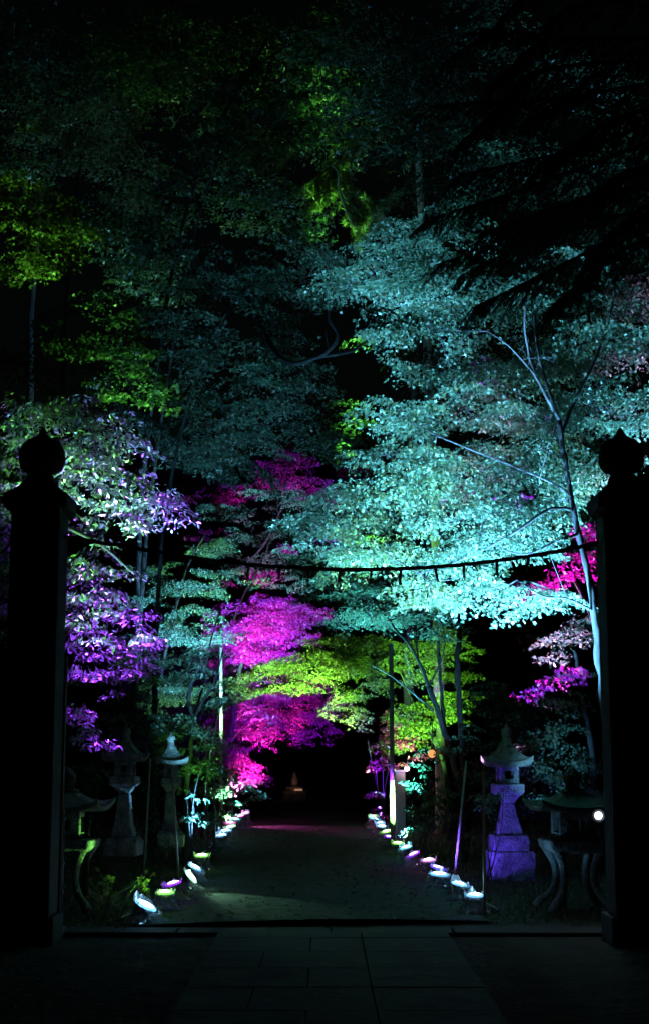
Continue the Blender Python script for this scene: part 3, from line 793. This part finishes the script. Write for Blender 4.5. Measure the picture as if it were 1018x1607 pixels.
# --- crimson maples left of centre
bY = 28.5
t = Tree('red_maple', (P(362, 1290, bY).x, bY, 0), 'crimson maple glowing hot magenta in a broad dome left of centre, above the lime tier')
t.limb([Vector((P(362, 1290, bY).x, bY, -.05))] + px_line([(360, 1200, bY), (368, 1100, bY), (385, 1020, bY), (410, 980, bY)]), .07, .03)
for a in [(400, 950, bY, 70, 16, .05), (450, 950, bY, 60, 15, -.05), (380, 985, bY, 60, 24, .1), (440, 985, bY, 60, 24, -.1), (405, 1020, bY, 55, 22, 0), (350, 1010, bY + .4, 30, 30, .2), (480, 960, bY + .3, 30, 12, -.1)]:
    t.cloud(*a[:5], slope=a[5], size=.034, rs=.24, hang=.5, cover=3.0, fill=1.1)
t.done('star', 'leaf_red', 'bark_dark')
bY = 29.5
t = Tree('red_maple', (P(348, 1285, bY).x, bY, 0), 'plum maple lit violet, its drooping sprays fringing the dark path end on the left')
t.limb([Vector((P(348, 1285, bY).x, bY, -.05))] + px_line([(350, 1220, bY), (360, 1170, bY), (400, 1120, bY), (450, 1100, bY)]), .06, .02)
for a in [(430, 1100, bY, 80, 22, 0), (380, 1120, bY - .3, 60, 24, .2), (440, 1135, bY - .4, 60, 22, -.2), (490, 1125, bY, 45, 26, -.4), (400, 1150, bY - .5, 35, 16, -.3), (365, 1180, bY - 1, 36, 22, -.3), (385, 1205, bY - 1, 34, 18, -.5), (350, 1130, bY, 30, 20, 0), (345, 1170, bY - 1, 24, 20, 0), (500, 1085, bY + .5, 50, 20, -.2), (460, 1050, bY + .5, 30, 10, 0), (400, 1065, bY - .6, 40, 10, .2)]:
    t.cloud(*a[:5], slope=a[5], size=.036, rs=.22, hang=.55, cover=2.6, droop=.9)
t.done('star', 'leaf_plum', 'bark_dark')
# --- lime tier across the middle
bY = 24.3
t = Tree('maple_tree', (P(318, 1310, bY).x, bY, 0), 'lime green maple arching over the path in thin tiers above the violet sprays')
t.limb([Vector((P(318, 1310, bY).x, bY, -.05))] + px_line([(322, 1230, bY), (335, 1150, bY), (352, 1100, bY), (400, 1060, bY)]), .035, .018)
t.limb(px_line([(352, 1100, bY), (410, 1060, bY), (470, 1040, bY), (540, 1050, bY)]), .018, .007)
for a in [(400, 1060, bY, 50, 12, .25), (440, 1045, bY, 60, 14, .2), (500, 1030, bY, 70, 16, .1), (540, 1050, bY, 55, 20, -.1), (480, 1070, bY, 60, 14, .1), (380, 1085, bY - .3, 34, 10, .3), (550, 1095, bY, 36, 20, -.2), (545, 1125, bY + .2, 34, 14, -.4), (580, 1075, bY, 36, 14, 0), (520, 1005, bY + .4, 70, 12, 0)]:
    t.cloud(*a[:5], slope=a[5], size=.035, rs=.22, hang=.4, cover=2.6)
t.done('star', 'leaf_lime')
# --- teal shrubby maple low on the left
bY = 18.6
t = Tree('maple_tree', (P(292, 1310, bY).x, bY, 0), 'teal-lit maple with a forked pale stem, low beside the half hidden stone lantern')
t.limb([Vector((P(292, 1310, bY).x, bY, -.05))] + px_line([(294, 1230, bY), (300, 1165, bY), (303, 1125, bY), (296, 1100, bY), (302, 1070, bY), (312, 1045, bY)]), .045, .022)
t.limb(px_line([(302, 1130, bY), (325, 1090, bY), (340, 1060, bY), (350, 1020, bY - .1)]), .022, .008)
t.limb(px_line([(303, 1125, bY), (318, 1080, bY + .3), (330, 1010, bY + .3), (345, 960, bY + .4)]), .02, .006)
for a in [(280, 1140, bY, 55, 18, 0), (320, 1160, bY - .2, 45, 20, -.1), (270, 1190, bY + .3, 40, 24, .2), (330, 1200, bY, 45, 22, -.2), (370, 1225, bY + 7.5, 40, 18, -.4), (345, 1240, bY + 6, 30, 16, -.3), (250, 1160, bY + .6, 40, 24, .2), (305, 1235, bY + .2, 40, 18, 0), (345, 1105, bY - .1, 34, 18, 0), (300, 1020, bY, 60, 18, 0), (260, 1050, bY + .5, 50, 22, .1), (320, 1060, bY, 40, 16, -.1)]:
    t.cloud(*a[:5], slope=a[5], size=.034, rs=.2, hang=.45, cover=2.2)
t.done('star', 'leaf_maple')
# --- tall teal layered maple behind
bY = 24
t = Tree('maple_tree', (P(236, 1300, bY).x, bY, 0), 'taller sea-green maple in many thin feathery layers behind the left stone lanterns')
t.limb([Vector((P(236, 1300, bY).x, bY, -.05))] + px_line([(240, 1180, bY), (250, 1080, bY), (270, 980, bY), (290, 900, bY), (320, 840, bY)]), .045, .018)
for a in [(260, 1000, bY, 60, 18, .1), (300, 965, bY, 60, 16, 0), (260, 930, bY, 60, 18, .1), (320, 920, bY, 60, 14, 0), (240, 885, bY + .4, 40, 18, .1), (290, 1085, bY + .4, 60, 20, 0), (235, 1090, bY + .4, 40, 26, .1), (360, 900, bY, 60, 14, -.1), (340, 1000, bY - .3, 40, 16, 0), (220, 1040, bY + .6, 40, 24, 0), (330, 860, bY + .6, 60, 16, 0)]:
    t.cloud(*a[:5], slope=a[5], size=.032, rs=.22, hang=.4, cover=2.0)
t.done('star', 'leaf_maple', 'bark_dark')
# --- tiers at the back centre
bY = 31
t = Tree('maple_tree', (P(330, 1280, bY).x, bY, 0), 'sea-green maple tiers at the back centre above the magenta dome')
t.limb([Vector((P(330, 1280, bY).x, bY, -.05))] + px_line([(332, 1160, bY), (345, 1050, bY), (375, 950, bY), (420, 860, bY), (430, 800, bY)]), .05, .02)
for a in [(420, 830, bY, 70, 14, 0), (370, 850, bY, 60, 14, .1), (480, 820, bY, 60, 14, -.1), (420, 880, bY, 80, 14, 0), (500, 870, bY, 60, 14, 0), (350, 800, bY + .5, 60, 12, .1), (430, 780, bY + .5, 80, 14, 0), (520, 780, bY + .5, 50, 14, 0), (470, 910, bY, 60, 12, 0), (330, 1040, bY, 50, 20, 0)]:
    t.cloud(*a[:5], slope=a[5], size=.036, rs=.24, hang=.35, cover=1.9)
t.done('star', 'leaf_maple', 'bark_dark')
bY = 33
t = Tree('red_maple', (P(310, 1270, bY).x, bY, 0), 'dusky pink maple at the back centre, its thin tiers showing between the green ones')
t.limb([Vector((P(310, 1270, bY).x, bY, -.05))] + px_line([(318, 1100, bY), (350, 930, bY), (410, 860, bY), (440, 800, bY), (450, 750, bY)]), .05, .02)
for a in [(440, 750, bY, 70, 18, 0), (350, 775, bY, 60, 14, .15), (500, 770, bY, 50, 20, -.1), (450, 720, bY, 50, 16, 0), (330, 835, bY - .7, 40, 8, .1), (450, 860, bY - 1.5, 40, 8, 0), (520, 840, bY - 2.5, 36, 8, 0), (390, 905, bY - 1, 60, 10, .1), (560, 740, bY - 3, 26, 10, .1)]:
    t.cloud(*a[:5], slope=a[5], size=.038, rs=.22, hang=.45, cover=1.9)
t.done('star', 'leaf_red')

# --- red maple behind the right post
bY = 16.8
t = Tree('red_maple', (P(985, 1300, bY).x, bY, 0), 'crimson maple glowing pink in small sprays between the cyan crown and the right gate post')
t.limb([Vector((P(985, 1300, bY).x, bY, -.05))] + px_line([(975, 1200, bY), (960, 1080, bY), (940, 1000, bY), (915, 940, bY), (895, 900, bY)]), .06, .02)
for a in [(885, 900, bY, 50, 20, .4), (845, 930, bY, 40, 16, .1), (910, 880, bY + .3, 30, 20, .3), (855, 1070, bY - .3, 44, 14, .4), (830, 1085, bY - .4, 22, 14, .6), (890, 1050, bY - .2, 30, 14, .2), (780, 790, bY - .7, 50, 9, .15), (700, 778, bY - .5, 30, 7, .1), (920, 830, bY, 30, 20, 0), (865, 655, bY - .5, 24, 12, 0), (760, 585, bY - .3, 26, 10, 0)]:
    t.cloud(*a[:5], slope=a[5], size=.042, rs=.2, hang=.6, cover=2.4)
t.done('star', 'leaf_red', 'bark_dark')
t = Tree('maple_tree', (P(940, 1310, 17.6).x, 17.6, 0), 'dim green maple hanging behind the low lantern at the right gate post')
bY = 17.6
t.limb([Vector((P(940, 1310, bY).x, bY, -.05))] + px_line([(930, 1200, bY), (915, 1100, bY), (900, 1020, bY)]), .05, .02)
for a in [(890, 1010, bY - .6, 50, 26, .1), (925, 990, bY - .4, 30, 30, 0), (900, 1080, bY, 50, 30, 0), (920, 1200, bY, 40, 24, 0), (860, 1160, bY, 50, 30, 0), (900, 1240, bY - 1, 60, 18, 0), (850, 1200, bY + .4, 50, 30, 0)]:
    t.cloud(*a[:5], slope=a[5], size=.036, rs=.22, hang=.45, cover=1.7)
t.done('star', 'leaf_maple')

# --- left evergreen with big glossy leaves
bY = 13.9
t = Tree('evergreen_tree', (P(-60, 1300, bY).x, bY, 0), 'glossy broadleaf evergreen reaching in from the left, lit violet and mint white')
t.limb([Vector((P(-60, 1300, bY).x, bY, -.05))] + px_line([(-50, 1100, bY), (-20, 900, bY), (10, 780, bY), (40, 700, bY + .2)]), .1, .03, 10)
t.limb(px_line([(40, 780, bY + .3), (22, 720, bY + .2), (-8, 660, bY + .2), (-30, 620, bY)]), .045, .05)
t.limb(px_line([(-20, 900, bY), (60, 820, bY), (150, 850, bY), (210, 900, bY)]), .035, .008)
t.limb(px_line([(10, 780, bY), (100, 740, bY), (200, 750, bY), (280, 800, bY)]), .03, .008)
for a in [(60, 640, bY, 60, 30, 0), (140, 645, bY + .3, 60, 34, -.15), (190, 690, bY + .2, 50, 30, -.3), (110, 700, bY, 60, 30, -.1), (20, 700, bY, 60, 40, 0), (170, 740, bY, 80, 28, -.35), (240, 775, bY, 55, 24, -.5), (270, 800, bY - .1, 34, 20, -.6), (210, 810, bY - .2, 50, 20, -.3), (130, 770, bY - .1, 60, 26, -.2), (30, 770, bY, 50, 40, 0)]:
    t.cloud(*a[:5], slope=a[5], size=.035, rs=.2, hang=.5, cover=3.0, layer=.2)
t.done('oval', 'leaf_evergreen', 'bark', .25, 1.0)
bY = 14.3
t = Tree('evergreen_tree', (P(60, 1330, bY).x, bY, 0), 'lower glossy evergreen beside the left gate post, glowing deep violet')
t.limb([Vector((P(60, 1330, bY).x, bY, -.05))] + px_line([(62, 1200, bY), (70, 1050, bY), (90, 940, bY), (130, 880, bY)]), .07, .02)
for a in [(20, 850, bY, 40, 50, 0), (130, 820, bY, 34, 26, 0), (160, 890, bY, 50, 36, -.1), (130, 940, bY, 50, 36, -.1), (185, 950, bY, 44, 24, -.4), (215, 995, bY - .1, 34, 16, -.6), (130, 1000, bY, 50, 30, 0), (140, 1060, bY + .2, 50, 34, 0), (120, 1130, bY, 30, 28, -.2), (140, 1165, bY - .2, 18, 14, -.4), (200, 1030, bY + .5, 50, 30, 0), (10, 960, bY, 30, 60, 0)]:
    t.cloud(*a[:5], slope=a[5], size=.034, rs=.18, hang=.5, cover=3.0, layer=.2)
t.done('oval', 'leaf_evergreen', 'bark_dark', .25)

# --- dim upper canopy
def canopy(name, base_px, Y, label, cl, shape, leaf, size, cover, top, r=.05, bark='bark_dark', extra=(), **kw):
    t = Tree(name, (P(base_px, 1250, Y).x, Y, 0), label)
    t.limb([Vector((P(base_px, 1250, Y).x, Y, -.05))] + [P(a, b, c) for a, b, c in top], r, r * .3, 10)
    for lp_, ra, rb in extra: t.limb(px_line(lp_), ra, rb, 8, 5, twig=1)
    for a in cl: t.cloud(*a[:5], slope=a[5] if len(a) > 5 else 0, size=size, cover=cover, **kw)
    t.done(shape, leaf, bark)
canopy('tall_maple', 90, 21, 'tall maple at the upper left catching dull lime light on its tiers',
  [(60, 340, 20, 90, 34, -.1), (110, 370, 20, 60, 34, -.1), (40, 420, 20, 60, 30), (190, 250, 21, 70, 40), (90, 220, 21, 80, 36), (210, 300, 20.5, 40, 30, -.2), (60, 190, 22, 60, 26), (160, 190, 22, 70, 26), (30, 290, 21, 50, 26)],
  'star', 'leaf_lime', .05, 1.7, [(95, 900, 21), (100, 600, 21), (110, 400, 21), (130, 230, 21)], rs=.28)
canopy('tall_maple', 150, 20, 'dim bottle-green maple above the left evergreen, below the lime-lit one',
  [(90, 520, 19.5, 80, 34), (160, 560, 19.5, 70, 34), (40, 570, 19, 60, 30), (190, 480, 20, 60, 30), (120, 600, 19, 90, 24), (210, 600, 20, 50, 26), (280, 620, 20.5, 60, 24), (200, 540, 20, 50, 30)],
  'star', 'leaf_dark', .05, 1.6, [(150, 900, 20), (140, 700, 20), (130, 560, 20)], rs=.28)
canopy('tall_maple', 240, 21, 'dark teal maple filling the gloom above the centre, lit only on its lower leaves',
  [(330, 440, 20.5, 90, 36), (400, 430, 20.5, 80, 30), (300, 510, 20, 70, 40), (370, 580, 20, 80, 36, -.3), (330, 560, 20, 50, 36), (460, 470, 20.5, 70, 34), (380, 640, 20, 50, 30, -.5), (450, 600, 21, 70, 50), (440, 540, 21, 60, 50), (470, 680, 22, 80, 30), (320, 660, 21.5, 70, 34), (300, 720, 22, 70, 24), (380, 700, 22, 70, 24)],
  'star', 'leaf_maple', .046, 1.25, [(250, 900, 21), (280, 700, 21), (320, 560, 21), (380, 450, 21)], rs=.28, bark='bark',
  extra=(([(380, 450, 21), (440, 560, 20.4), (500, 560, 19.6), (530, 530, 19.4), (516, 498, 19.4), (528, 466, 19.4), (565, 447, 19.4), (606, 443, 19.5)], .04, .02), ([(500, 560, 19.6), (555, 550, 19.4), (590, 520, 19.3), (613, 488, 19.3)], .026, .012), ([(380, 450, 21), (300, 300, 21), (260, 290, 20.8), (190, 312, 20.6)], .022, .006)))
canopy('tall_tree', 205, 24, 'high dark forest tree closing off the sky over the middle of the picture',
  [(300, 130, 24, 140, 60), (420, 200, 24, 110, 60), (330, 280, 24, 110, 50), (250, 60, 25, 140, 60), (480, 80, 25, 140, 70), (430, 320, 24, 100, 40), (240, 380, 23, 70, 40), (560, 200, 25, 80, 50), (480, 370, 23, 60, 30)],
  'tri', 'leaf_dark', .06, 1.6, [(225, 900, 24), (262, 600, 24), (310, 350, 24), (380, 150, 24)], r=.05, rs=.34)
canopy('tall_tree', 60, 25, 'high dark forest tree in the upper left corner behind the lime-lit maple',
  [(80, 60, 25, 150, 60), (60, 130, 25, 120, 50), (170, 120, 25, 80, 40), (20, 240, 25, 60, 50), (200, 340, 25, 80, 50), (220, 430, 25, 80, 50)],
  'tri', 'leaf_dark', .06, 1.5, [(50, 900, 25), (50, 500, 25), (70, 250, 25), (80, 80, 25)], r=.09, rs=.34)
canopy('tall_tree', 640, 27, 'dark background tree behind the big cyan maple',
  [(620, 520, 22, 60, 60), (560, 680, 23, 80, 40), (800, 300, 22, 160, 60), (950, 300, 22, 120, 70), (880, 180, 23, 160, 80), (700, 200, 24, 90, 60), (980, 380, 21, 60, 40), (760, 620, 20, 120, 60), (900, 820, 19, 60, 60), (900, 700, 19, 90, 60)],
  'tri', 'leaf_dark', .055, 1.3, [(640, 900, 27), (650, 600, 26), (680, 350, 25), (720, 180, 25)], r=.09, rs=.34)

# --- dark shrubs around the lanterns
def shrub(name, px, py, Y, label, cl, shape, leaf, size, cover=1.7, rs=.16, **kw):
    b = P(px, py, Y)
    t = Tree(name, (b.x, Y, 0), label, 'shrub')
    c0 = P(cl[0][0], cl[0][1], cl[0][2])
    for i in range(4):
        e = c0 + Vector(rv(1, .15)[0])
        t.limb([Vector((b.x + random.uniform(-.08, .08), Y, -.03)), Vector((b.x, Y, 0)).lerp(e, .5) + Vector(rv(1, .08)[0]), e], .007, .003, 5, 3)
    for a in cl: t.cloud(*a[:5], slope=a[5] if len(a) > 5 else 0, size=size, cover=cover, rs=rs, layer=.12, **kw)
    t.done(shape, leaf, 'bark_dark')
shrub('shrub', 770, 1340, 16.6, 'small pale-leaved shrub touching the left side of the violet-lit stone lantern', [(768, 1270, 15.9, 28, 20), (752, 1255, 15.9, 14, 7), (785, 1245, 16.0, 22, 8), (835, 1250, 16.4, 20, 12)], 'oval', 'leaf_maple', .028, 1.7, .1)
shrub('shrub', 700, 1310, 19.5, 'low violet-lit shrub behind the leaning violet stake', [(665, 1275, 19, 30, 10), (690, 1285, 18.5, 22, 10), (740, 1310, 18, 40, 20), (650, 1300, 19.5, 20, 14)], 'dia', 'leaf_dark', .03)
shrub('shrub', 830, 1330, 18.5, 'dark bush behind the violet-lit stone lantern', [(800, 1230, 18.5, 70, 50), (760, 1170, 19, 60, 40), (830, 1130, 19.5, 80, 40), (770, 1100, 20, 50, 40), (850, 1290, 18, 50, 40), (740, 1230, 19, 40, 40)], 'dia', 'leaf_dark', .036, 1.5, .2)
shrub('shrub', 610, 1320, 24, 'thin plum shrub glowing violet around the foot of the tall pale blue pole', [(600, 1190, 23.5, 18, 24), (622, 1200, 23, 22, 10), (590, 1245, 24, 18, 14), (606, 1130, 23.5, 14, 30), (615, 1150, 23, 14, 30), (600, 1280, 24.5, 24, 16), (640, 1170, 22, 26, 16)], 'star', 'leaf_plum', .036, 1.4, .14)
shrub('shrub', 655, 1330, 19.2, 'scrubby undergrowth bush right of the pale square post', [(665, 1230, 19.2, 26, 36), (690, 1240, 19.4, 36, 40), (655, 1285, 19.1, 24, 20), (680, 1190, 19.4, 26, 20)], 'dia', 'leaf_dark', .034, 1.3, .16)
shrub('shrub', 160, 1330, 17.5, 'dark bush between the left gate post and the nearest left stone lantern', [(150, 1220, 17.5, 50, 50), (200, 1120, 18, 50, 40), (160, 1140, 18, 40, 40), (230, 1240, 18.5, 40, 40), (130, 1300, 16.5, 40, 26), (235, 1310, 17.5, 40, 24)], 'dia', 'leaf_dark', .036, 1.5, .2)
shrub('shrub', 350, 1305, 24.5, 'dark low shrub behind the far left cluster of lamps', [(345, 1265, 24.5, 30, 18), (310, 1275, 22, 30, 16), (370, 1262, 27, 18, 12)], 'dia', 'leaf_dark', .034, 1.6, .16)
shrub('fan_leaf_sapling', 300, 1320, 16.8, 'little fan-leaved sapling glowing pale beside the white-lit stake', [(308, 1253, 16.6, 22, 4, -.1), (322, 1290, 16.8, 16, 5, -.2), (300, 1280, 16.8, 14, 5)], 'maple', 'leaf_maple', .045, 2.0, .1)
shrub('orange_sapling', 855, 1080, 19, 'tiny patch of orange maple leaves in the dark under the cyan crown', [(832, 1002, 18.4, 10, 14)], 'star', 'leaf_orange', .035, 1.6, .1)

# leafy plant beside the nearest left lamps
b = G(180, 1445); b = Vector((b.x - .12, 13.0, 0))
t = Tree('lobed_leaf_plant', b, 'clump of lobed leaves lit green beside the nearest left lamps', 'plant')
for i in range(34):
    tip = P(random.uniform(140, 236), random.uniform(1362, 1432), b.y + random.uniform(-.12, .4))
    t.wood.tube(bez(b + Vector((random.uniform(-.12, .12), random.uniform(-.1, .1), 0)), tip, .12, 5), [.005, .004, .004, .003, .002], 4)
    n_ = random.randint(1, 3)
    pos = np.array(tip)[None, :] + rv(n_, .025)
    t.lv.add(pos, np.array([[0, -.7, .7]]).repeat(n_, 0) + rv(n_, .35), np.array([[0, -.3, -.2]]).repeat(n_, 0) + rv(n_, .6), np.full(n_, .048) * rng.uniform(.6, 1.15, n_))
t.done('maple', 'leaf_lime', 'stem')
for (x0, y0, x1, y1, lab) in ((180, 1400, 218, 1305, 'steepest of the three grass stalks with seed heads over the lobed leaves'), (200, 1405, 273, 1326, 'longest slanting grass stalk with a seed head over the green lamp'), (215, 1402, 256, 1367, 'lowest slanting grass stalk with a pale seed head beside the lobed leaves')):
    Y = 11.9; a = P(x0, y0 + 20, Y); a = Vector((a.x - .1, Y, 0)); e = P(x1, y1, Y - .05)
    root = empty('grass_stalk', a, lab, 'plant', 'tall grass stalks')
    c = bez(a, e, .07, 8); q = MB(); q.tube([p - a for p in c], [.004, .0038, .0035, .003, .003, .0025, .002, .0015], 5); q.build('stem', M['stem'], root)
    hd = Leaves(); d = (c[-1] - c[-2]).normalized(); n_ = 46
    tt = rng.random(n_); pos = np.array(c[-1])[None, :] - tt[:, None] * np.array(d)[None, :] * .095 + rv(n_, .0045)
    hd.add(pos, rv(n_), np.array(d)[None, :] + rv(n_, .25), np.full(n_, .010)); hd.build('seed_head', 'dia', M['leaf_lime'], root)

# --- conifer boughs hanging in at the top right (silhouettes)
def conifer(name, base, label, boughs, trunk, mat, strand=.3, nper=46, wid=.0035, needle=.022, thick=.004, pend=.55, bark='bark_dark', r=.22, spread=1.0):
    t = Tree(name, base, label)
    t.limb([Vector((base[0], base[1], -.05))] + trunk, r, r * .5, 12)
    for bl in boughs:
        pts = [P(*a) for a in bl[0]]; r0 = bl[1]
        p, rr = smooth_poly(pts, [r0 * (1 - .8 * i / (len(pts) - 1)) for i in range(len(pts))], 8)
        t.wood.tube(p, rr, 6)
        n = int(bl[2])
        for i in range(n):
            f_ = (i + random.random()) / n; j = min(int(f_ * (len(p) - 1)), len(p) - 2)
            c = p[j].lerp(p[j + 1], random.random()); d = (p[j + 1] - p[j]).normalized()
            side = d.cross(Vector((0, 0, 1))).normalized() * random.choice((-1, 1))
            L = strand * random.uniform(.5, 1.3) * (1.1 - .5 * f_)
            dr = (d * random.uniform(.3, 1.0) + side * random.uniform(.1, .9) * spread + Vector((0, 0, -pend * random.uniform(.3, 1.4)))).normalized()
            e = c + dr * L + Vector((0, 0, -.12 * L))
            pa = bez(c, e, .05, 6); t.wood.tube(pa, [thick, thick * .9, thick * .8, thick * .7, thick * .6, thick * .3], 3, cap=False)
            m_ = int(nper * L / strand)
            tt = rng.random(m_) ; idx = np.minimum((tt * 5).astype(int), 4); fr = tt * 5 - idx
            A = np.array([tuple(x) for x in pa]); pos = A[idx] * (1 - fr[:, None]) + A[idx + 1] * fr[:, None]
            hd = (A[idx + 1] - A[idx]); hd /= np.linalg.norm(hd, axis=1, keepdims=True)
            o = rv(m_); o /= np.linalg.norm(o, axis=1, keepdims=True)
            h = hd * .8 + o * .6
            t.lv.add(pos + h * needle * .5, rv(m_), h, np.full(m_, needle) * rng.uniform(.7, 1.3, m_))
    if t.wood.v: pass
    t.done('dia', mat, bark, 0.0, wid / needle * 2)
    return t
bs = []
R0 = random.Random(5)
defs = [((1080, 60), (900, 60), (760, 30), 10.5), ((1080, 120), (900, 150), (690, 150), 11), ((1080, 170), (920, 230), (720, 260), 11), ((1080, 230), (940, 300), (760, 350), 10.5),
        ((1080, 260), (900, 330), (690, 400), 11.5), ((1080, 300), (930, 390), (740, 470), 11), ((1080, 350), (960, 400), (860, 470), 10.5), ((1080, 200), (840, 290), (670, 330), 12),
        ((1080, 20), (850, -10), (700, 80), 12), ((1080, 90), (850, 110), (720, 210), 10), ((1080, 300), (1000, 330), (920, 400), 10), ((1080, 150), (960, 190), (850, 240), 10),
        ((1080, 250), (980, 270), (880, 330), 11.5), ((1080, 40), (960, 100), (820, 180), 11.5), ((1080, -20), (900, 10), (780, 110), 10.5), ((1080, 330), (880, 350), (720, 420), 12)]
for a, b_, c, Y in defs:
    bs.append(([(a[0], a[1], Y + .6), (b_[0], b_[1], Y + .2), ((b_[0] + c[0]) / 2, (b_[1] + c[1]) / 2 + 8, Y), (c[0], c[1] + 14, Y - .1)], .02, 95))
conifer('cedar_tree', (P(1085, 1300, 11.8).x + .2, 11.8, 0), 'black cedar boughs drooping in from the upper right corner, before the cyan maple',
        bs, [Vector((P(1085, 1300, 11.8).x + .2, 11.8, 3)), Vector((P(1085, 1300, 11.8).x + .25, 11.8, 10))], 'needle', strand=.36, nper=60, wid=.0045, needle=.022, thick=.0055, pend=.5)
# --- pine with lime-lit tufts upper centre
bs = []
for a in ([(600, 200, 24), (560, 240, 23.5), (520, 262, 23.5), (470, 300, 23)], [(530, 262, 23.5), (533, 300, 23.2), (545, 335, 23), (562, 365, 23)], [(640, 150, 24), (650, 200, 23.7), (630, 240, 23.4), (600, 270, 23.2)], [(520, 262, 23.5), (512, 290, 23.3), (495, 315, 23.2)], [(600, 205, 24), (570, 215, 23.8), (540, 205, 23.6)], [(562, 365, 23), (590, 330, 23), (610, 310, 23)], [(560, 300, 23), (585, 320, 23), (600, 350, 23)], [(470, 235, 24), (430, 240, 23.8), (400, 215, 23.6)]):
    bs.append((a, .03, 40))
bs.append(([(520, 258, 22.3), (530, 268, 22.3), (533, 300, 22.2), (545, 335, 22.1), (558, 362, 22)], .034, 0)); bs.append(([(521, 255, 22.4), (516, 280, 22.3), (505, 300, 22.2), (494, 318, 22.1)], .03, 0))
conifer('pine_tree', (P(690, 1280, 26).x, 26, 0), 'pine with yellow-green lit needle tufts and a bright hanging branch, upper centre', bs,
        [P(690, 1100, 26), P(680, 800, 26), P(668, 500, 26), P(655, 250, 25.2), P(640, 60, 25)], 'needle_pine', strand=.5, nper=60, wid=.005, needle=.085, thick=.005, pend=.35, bark='bamboo', r=.1, spread=2.0)
# loose bough tips left of the pine, mid dark: feathery cypress
bs = []
for i in range(9):
    x = random.uniform(240, 400); y = random.uniform(640, 730); bs.append(([(x - 60, y - 40, 23.5), (x, y - 10, 23), (x + 40, y + 16, 22.6)], .012, 34))
for i in range(8):
    x = random.uniform(380, 640); y = random.uniform(90, 230); bs.append(([(x + 50, y - 30, 23.8), (x, y, 23.4), (x - 40, y + 16, 23)], .012, 30))
conifer('cypress_tree', (P(210, 1280, 24).x, 24, 0), 'dim feathery cypress behind the left maples, its soft sprays above the pink tiers', bs,
        [P(215, 1000, 24), P(230, 700, 24), P(300, 300, 24), P(420, 60, 24)], 'needle', strand=.5, nper=60, wid=.006, needle=.045, thick=.005, pend=.6, r=.05)

# ================================================================== GROUND COVER
gl = Leaves()
def strip(pp, side, w0, w1, n):
    tt = rng.random(n) ** 1.3
    for t_ in tt:
        c = samp(pp, min(t_, .999)); o = rng.uniform(w0, w1)
        yield (c.x + side * o, c.y + rng.normal(0, .1))
pos = list(strip(pl[:4], -1, -.02, 2.6, 9000)) + list(strip(pr[:4], 1, -.02, 3.0, 12000))
pos = np.array([(x, y, -.01) for x, y in pos])
n_ = len(pos)
hh = np.array([[0, 0, 1.0]]).repeat(n_, 0) + rv(n_, .5); nn = rv(n_); nn[:, 2] *= .2
gl.add(pos, nn, hh, rng.uniform(.025, .075, n_))
o = gl.build('grass', 'dia', M['grass'], None, 0, .16); tag(o, 'short dark grass along both edges of the path', 'grass', kind='stuff')
ll = Leaves(); n_ = 2600
pos = []
for i in range(n_):
    t_ = rng.random() ** 1.2; a, b_ = samp(pl, t_ * .6), samp(pr, t_ * .6); u_ = rng.uniform(-.5, 1.6); q = a.lerp(b_, u_)
    pos.append((q.x, q.y, .012 + (.03 * math.sin(math.pi * max(0, min(1, u_))))))
ll.add(np.array(pos), np.array([[0, 0, 1.0]]).repeat(n_, 0) + rv(n_, .35), rv(n_), rng.uniform(.014, .032, n_))
o = ll.build('fallen_leaves', 'tri', M['leaf_dark'], None, .3, 1.0); tag(o, 'small fallen leaves scattered on the gravel path and verges', 'leaves', kind='stuff')

# ================================================================== LIGHT
w = bpy.data.worlds.new('World'); S.world = w; w.use_nodes = True
nt = w.node_tree; bg = nt.nodes['Background']
sk = nt.nodes.new('ShaderNodeTexSky'); sk.sky_type = 'NISHITA'; sk.sun_disc = False; sk.sun_elevation = R(3); sk.sun_rotation = R(150)
nt.links.new(sk.outputs[0], bg.inputs[0]); bg.inputs[1].default_value = .0006
su = bpy.data.lights.new('moonlight', 'SUN'); su.energy = .001; su.angle = R(.5); su.color = (.8, .88, 1)
so = bpy.data.objects.new('moonlight', su); COL.objects.link(so); so.rotation_euler = (R(40), 0, R(150))

S.view_settings.view_transform = 'Standard'; S.view_settings.look = 'None'; S.view_settings.exposure = 0; S.view_settings.gamma = 1
c = S.cycles
c.use_denoising = True
c.max_bounces = 4; c.diffuse_bounces = 2; c.glossy_bounces = 2; c.transmission_bounces = 2; c.transparent_max_bounces = 6
c.sample_clamp_indirect = 2.0; c.caustics_reflective = False; c.caustics_refractive = False
print('LEAVES', Leaves.total)
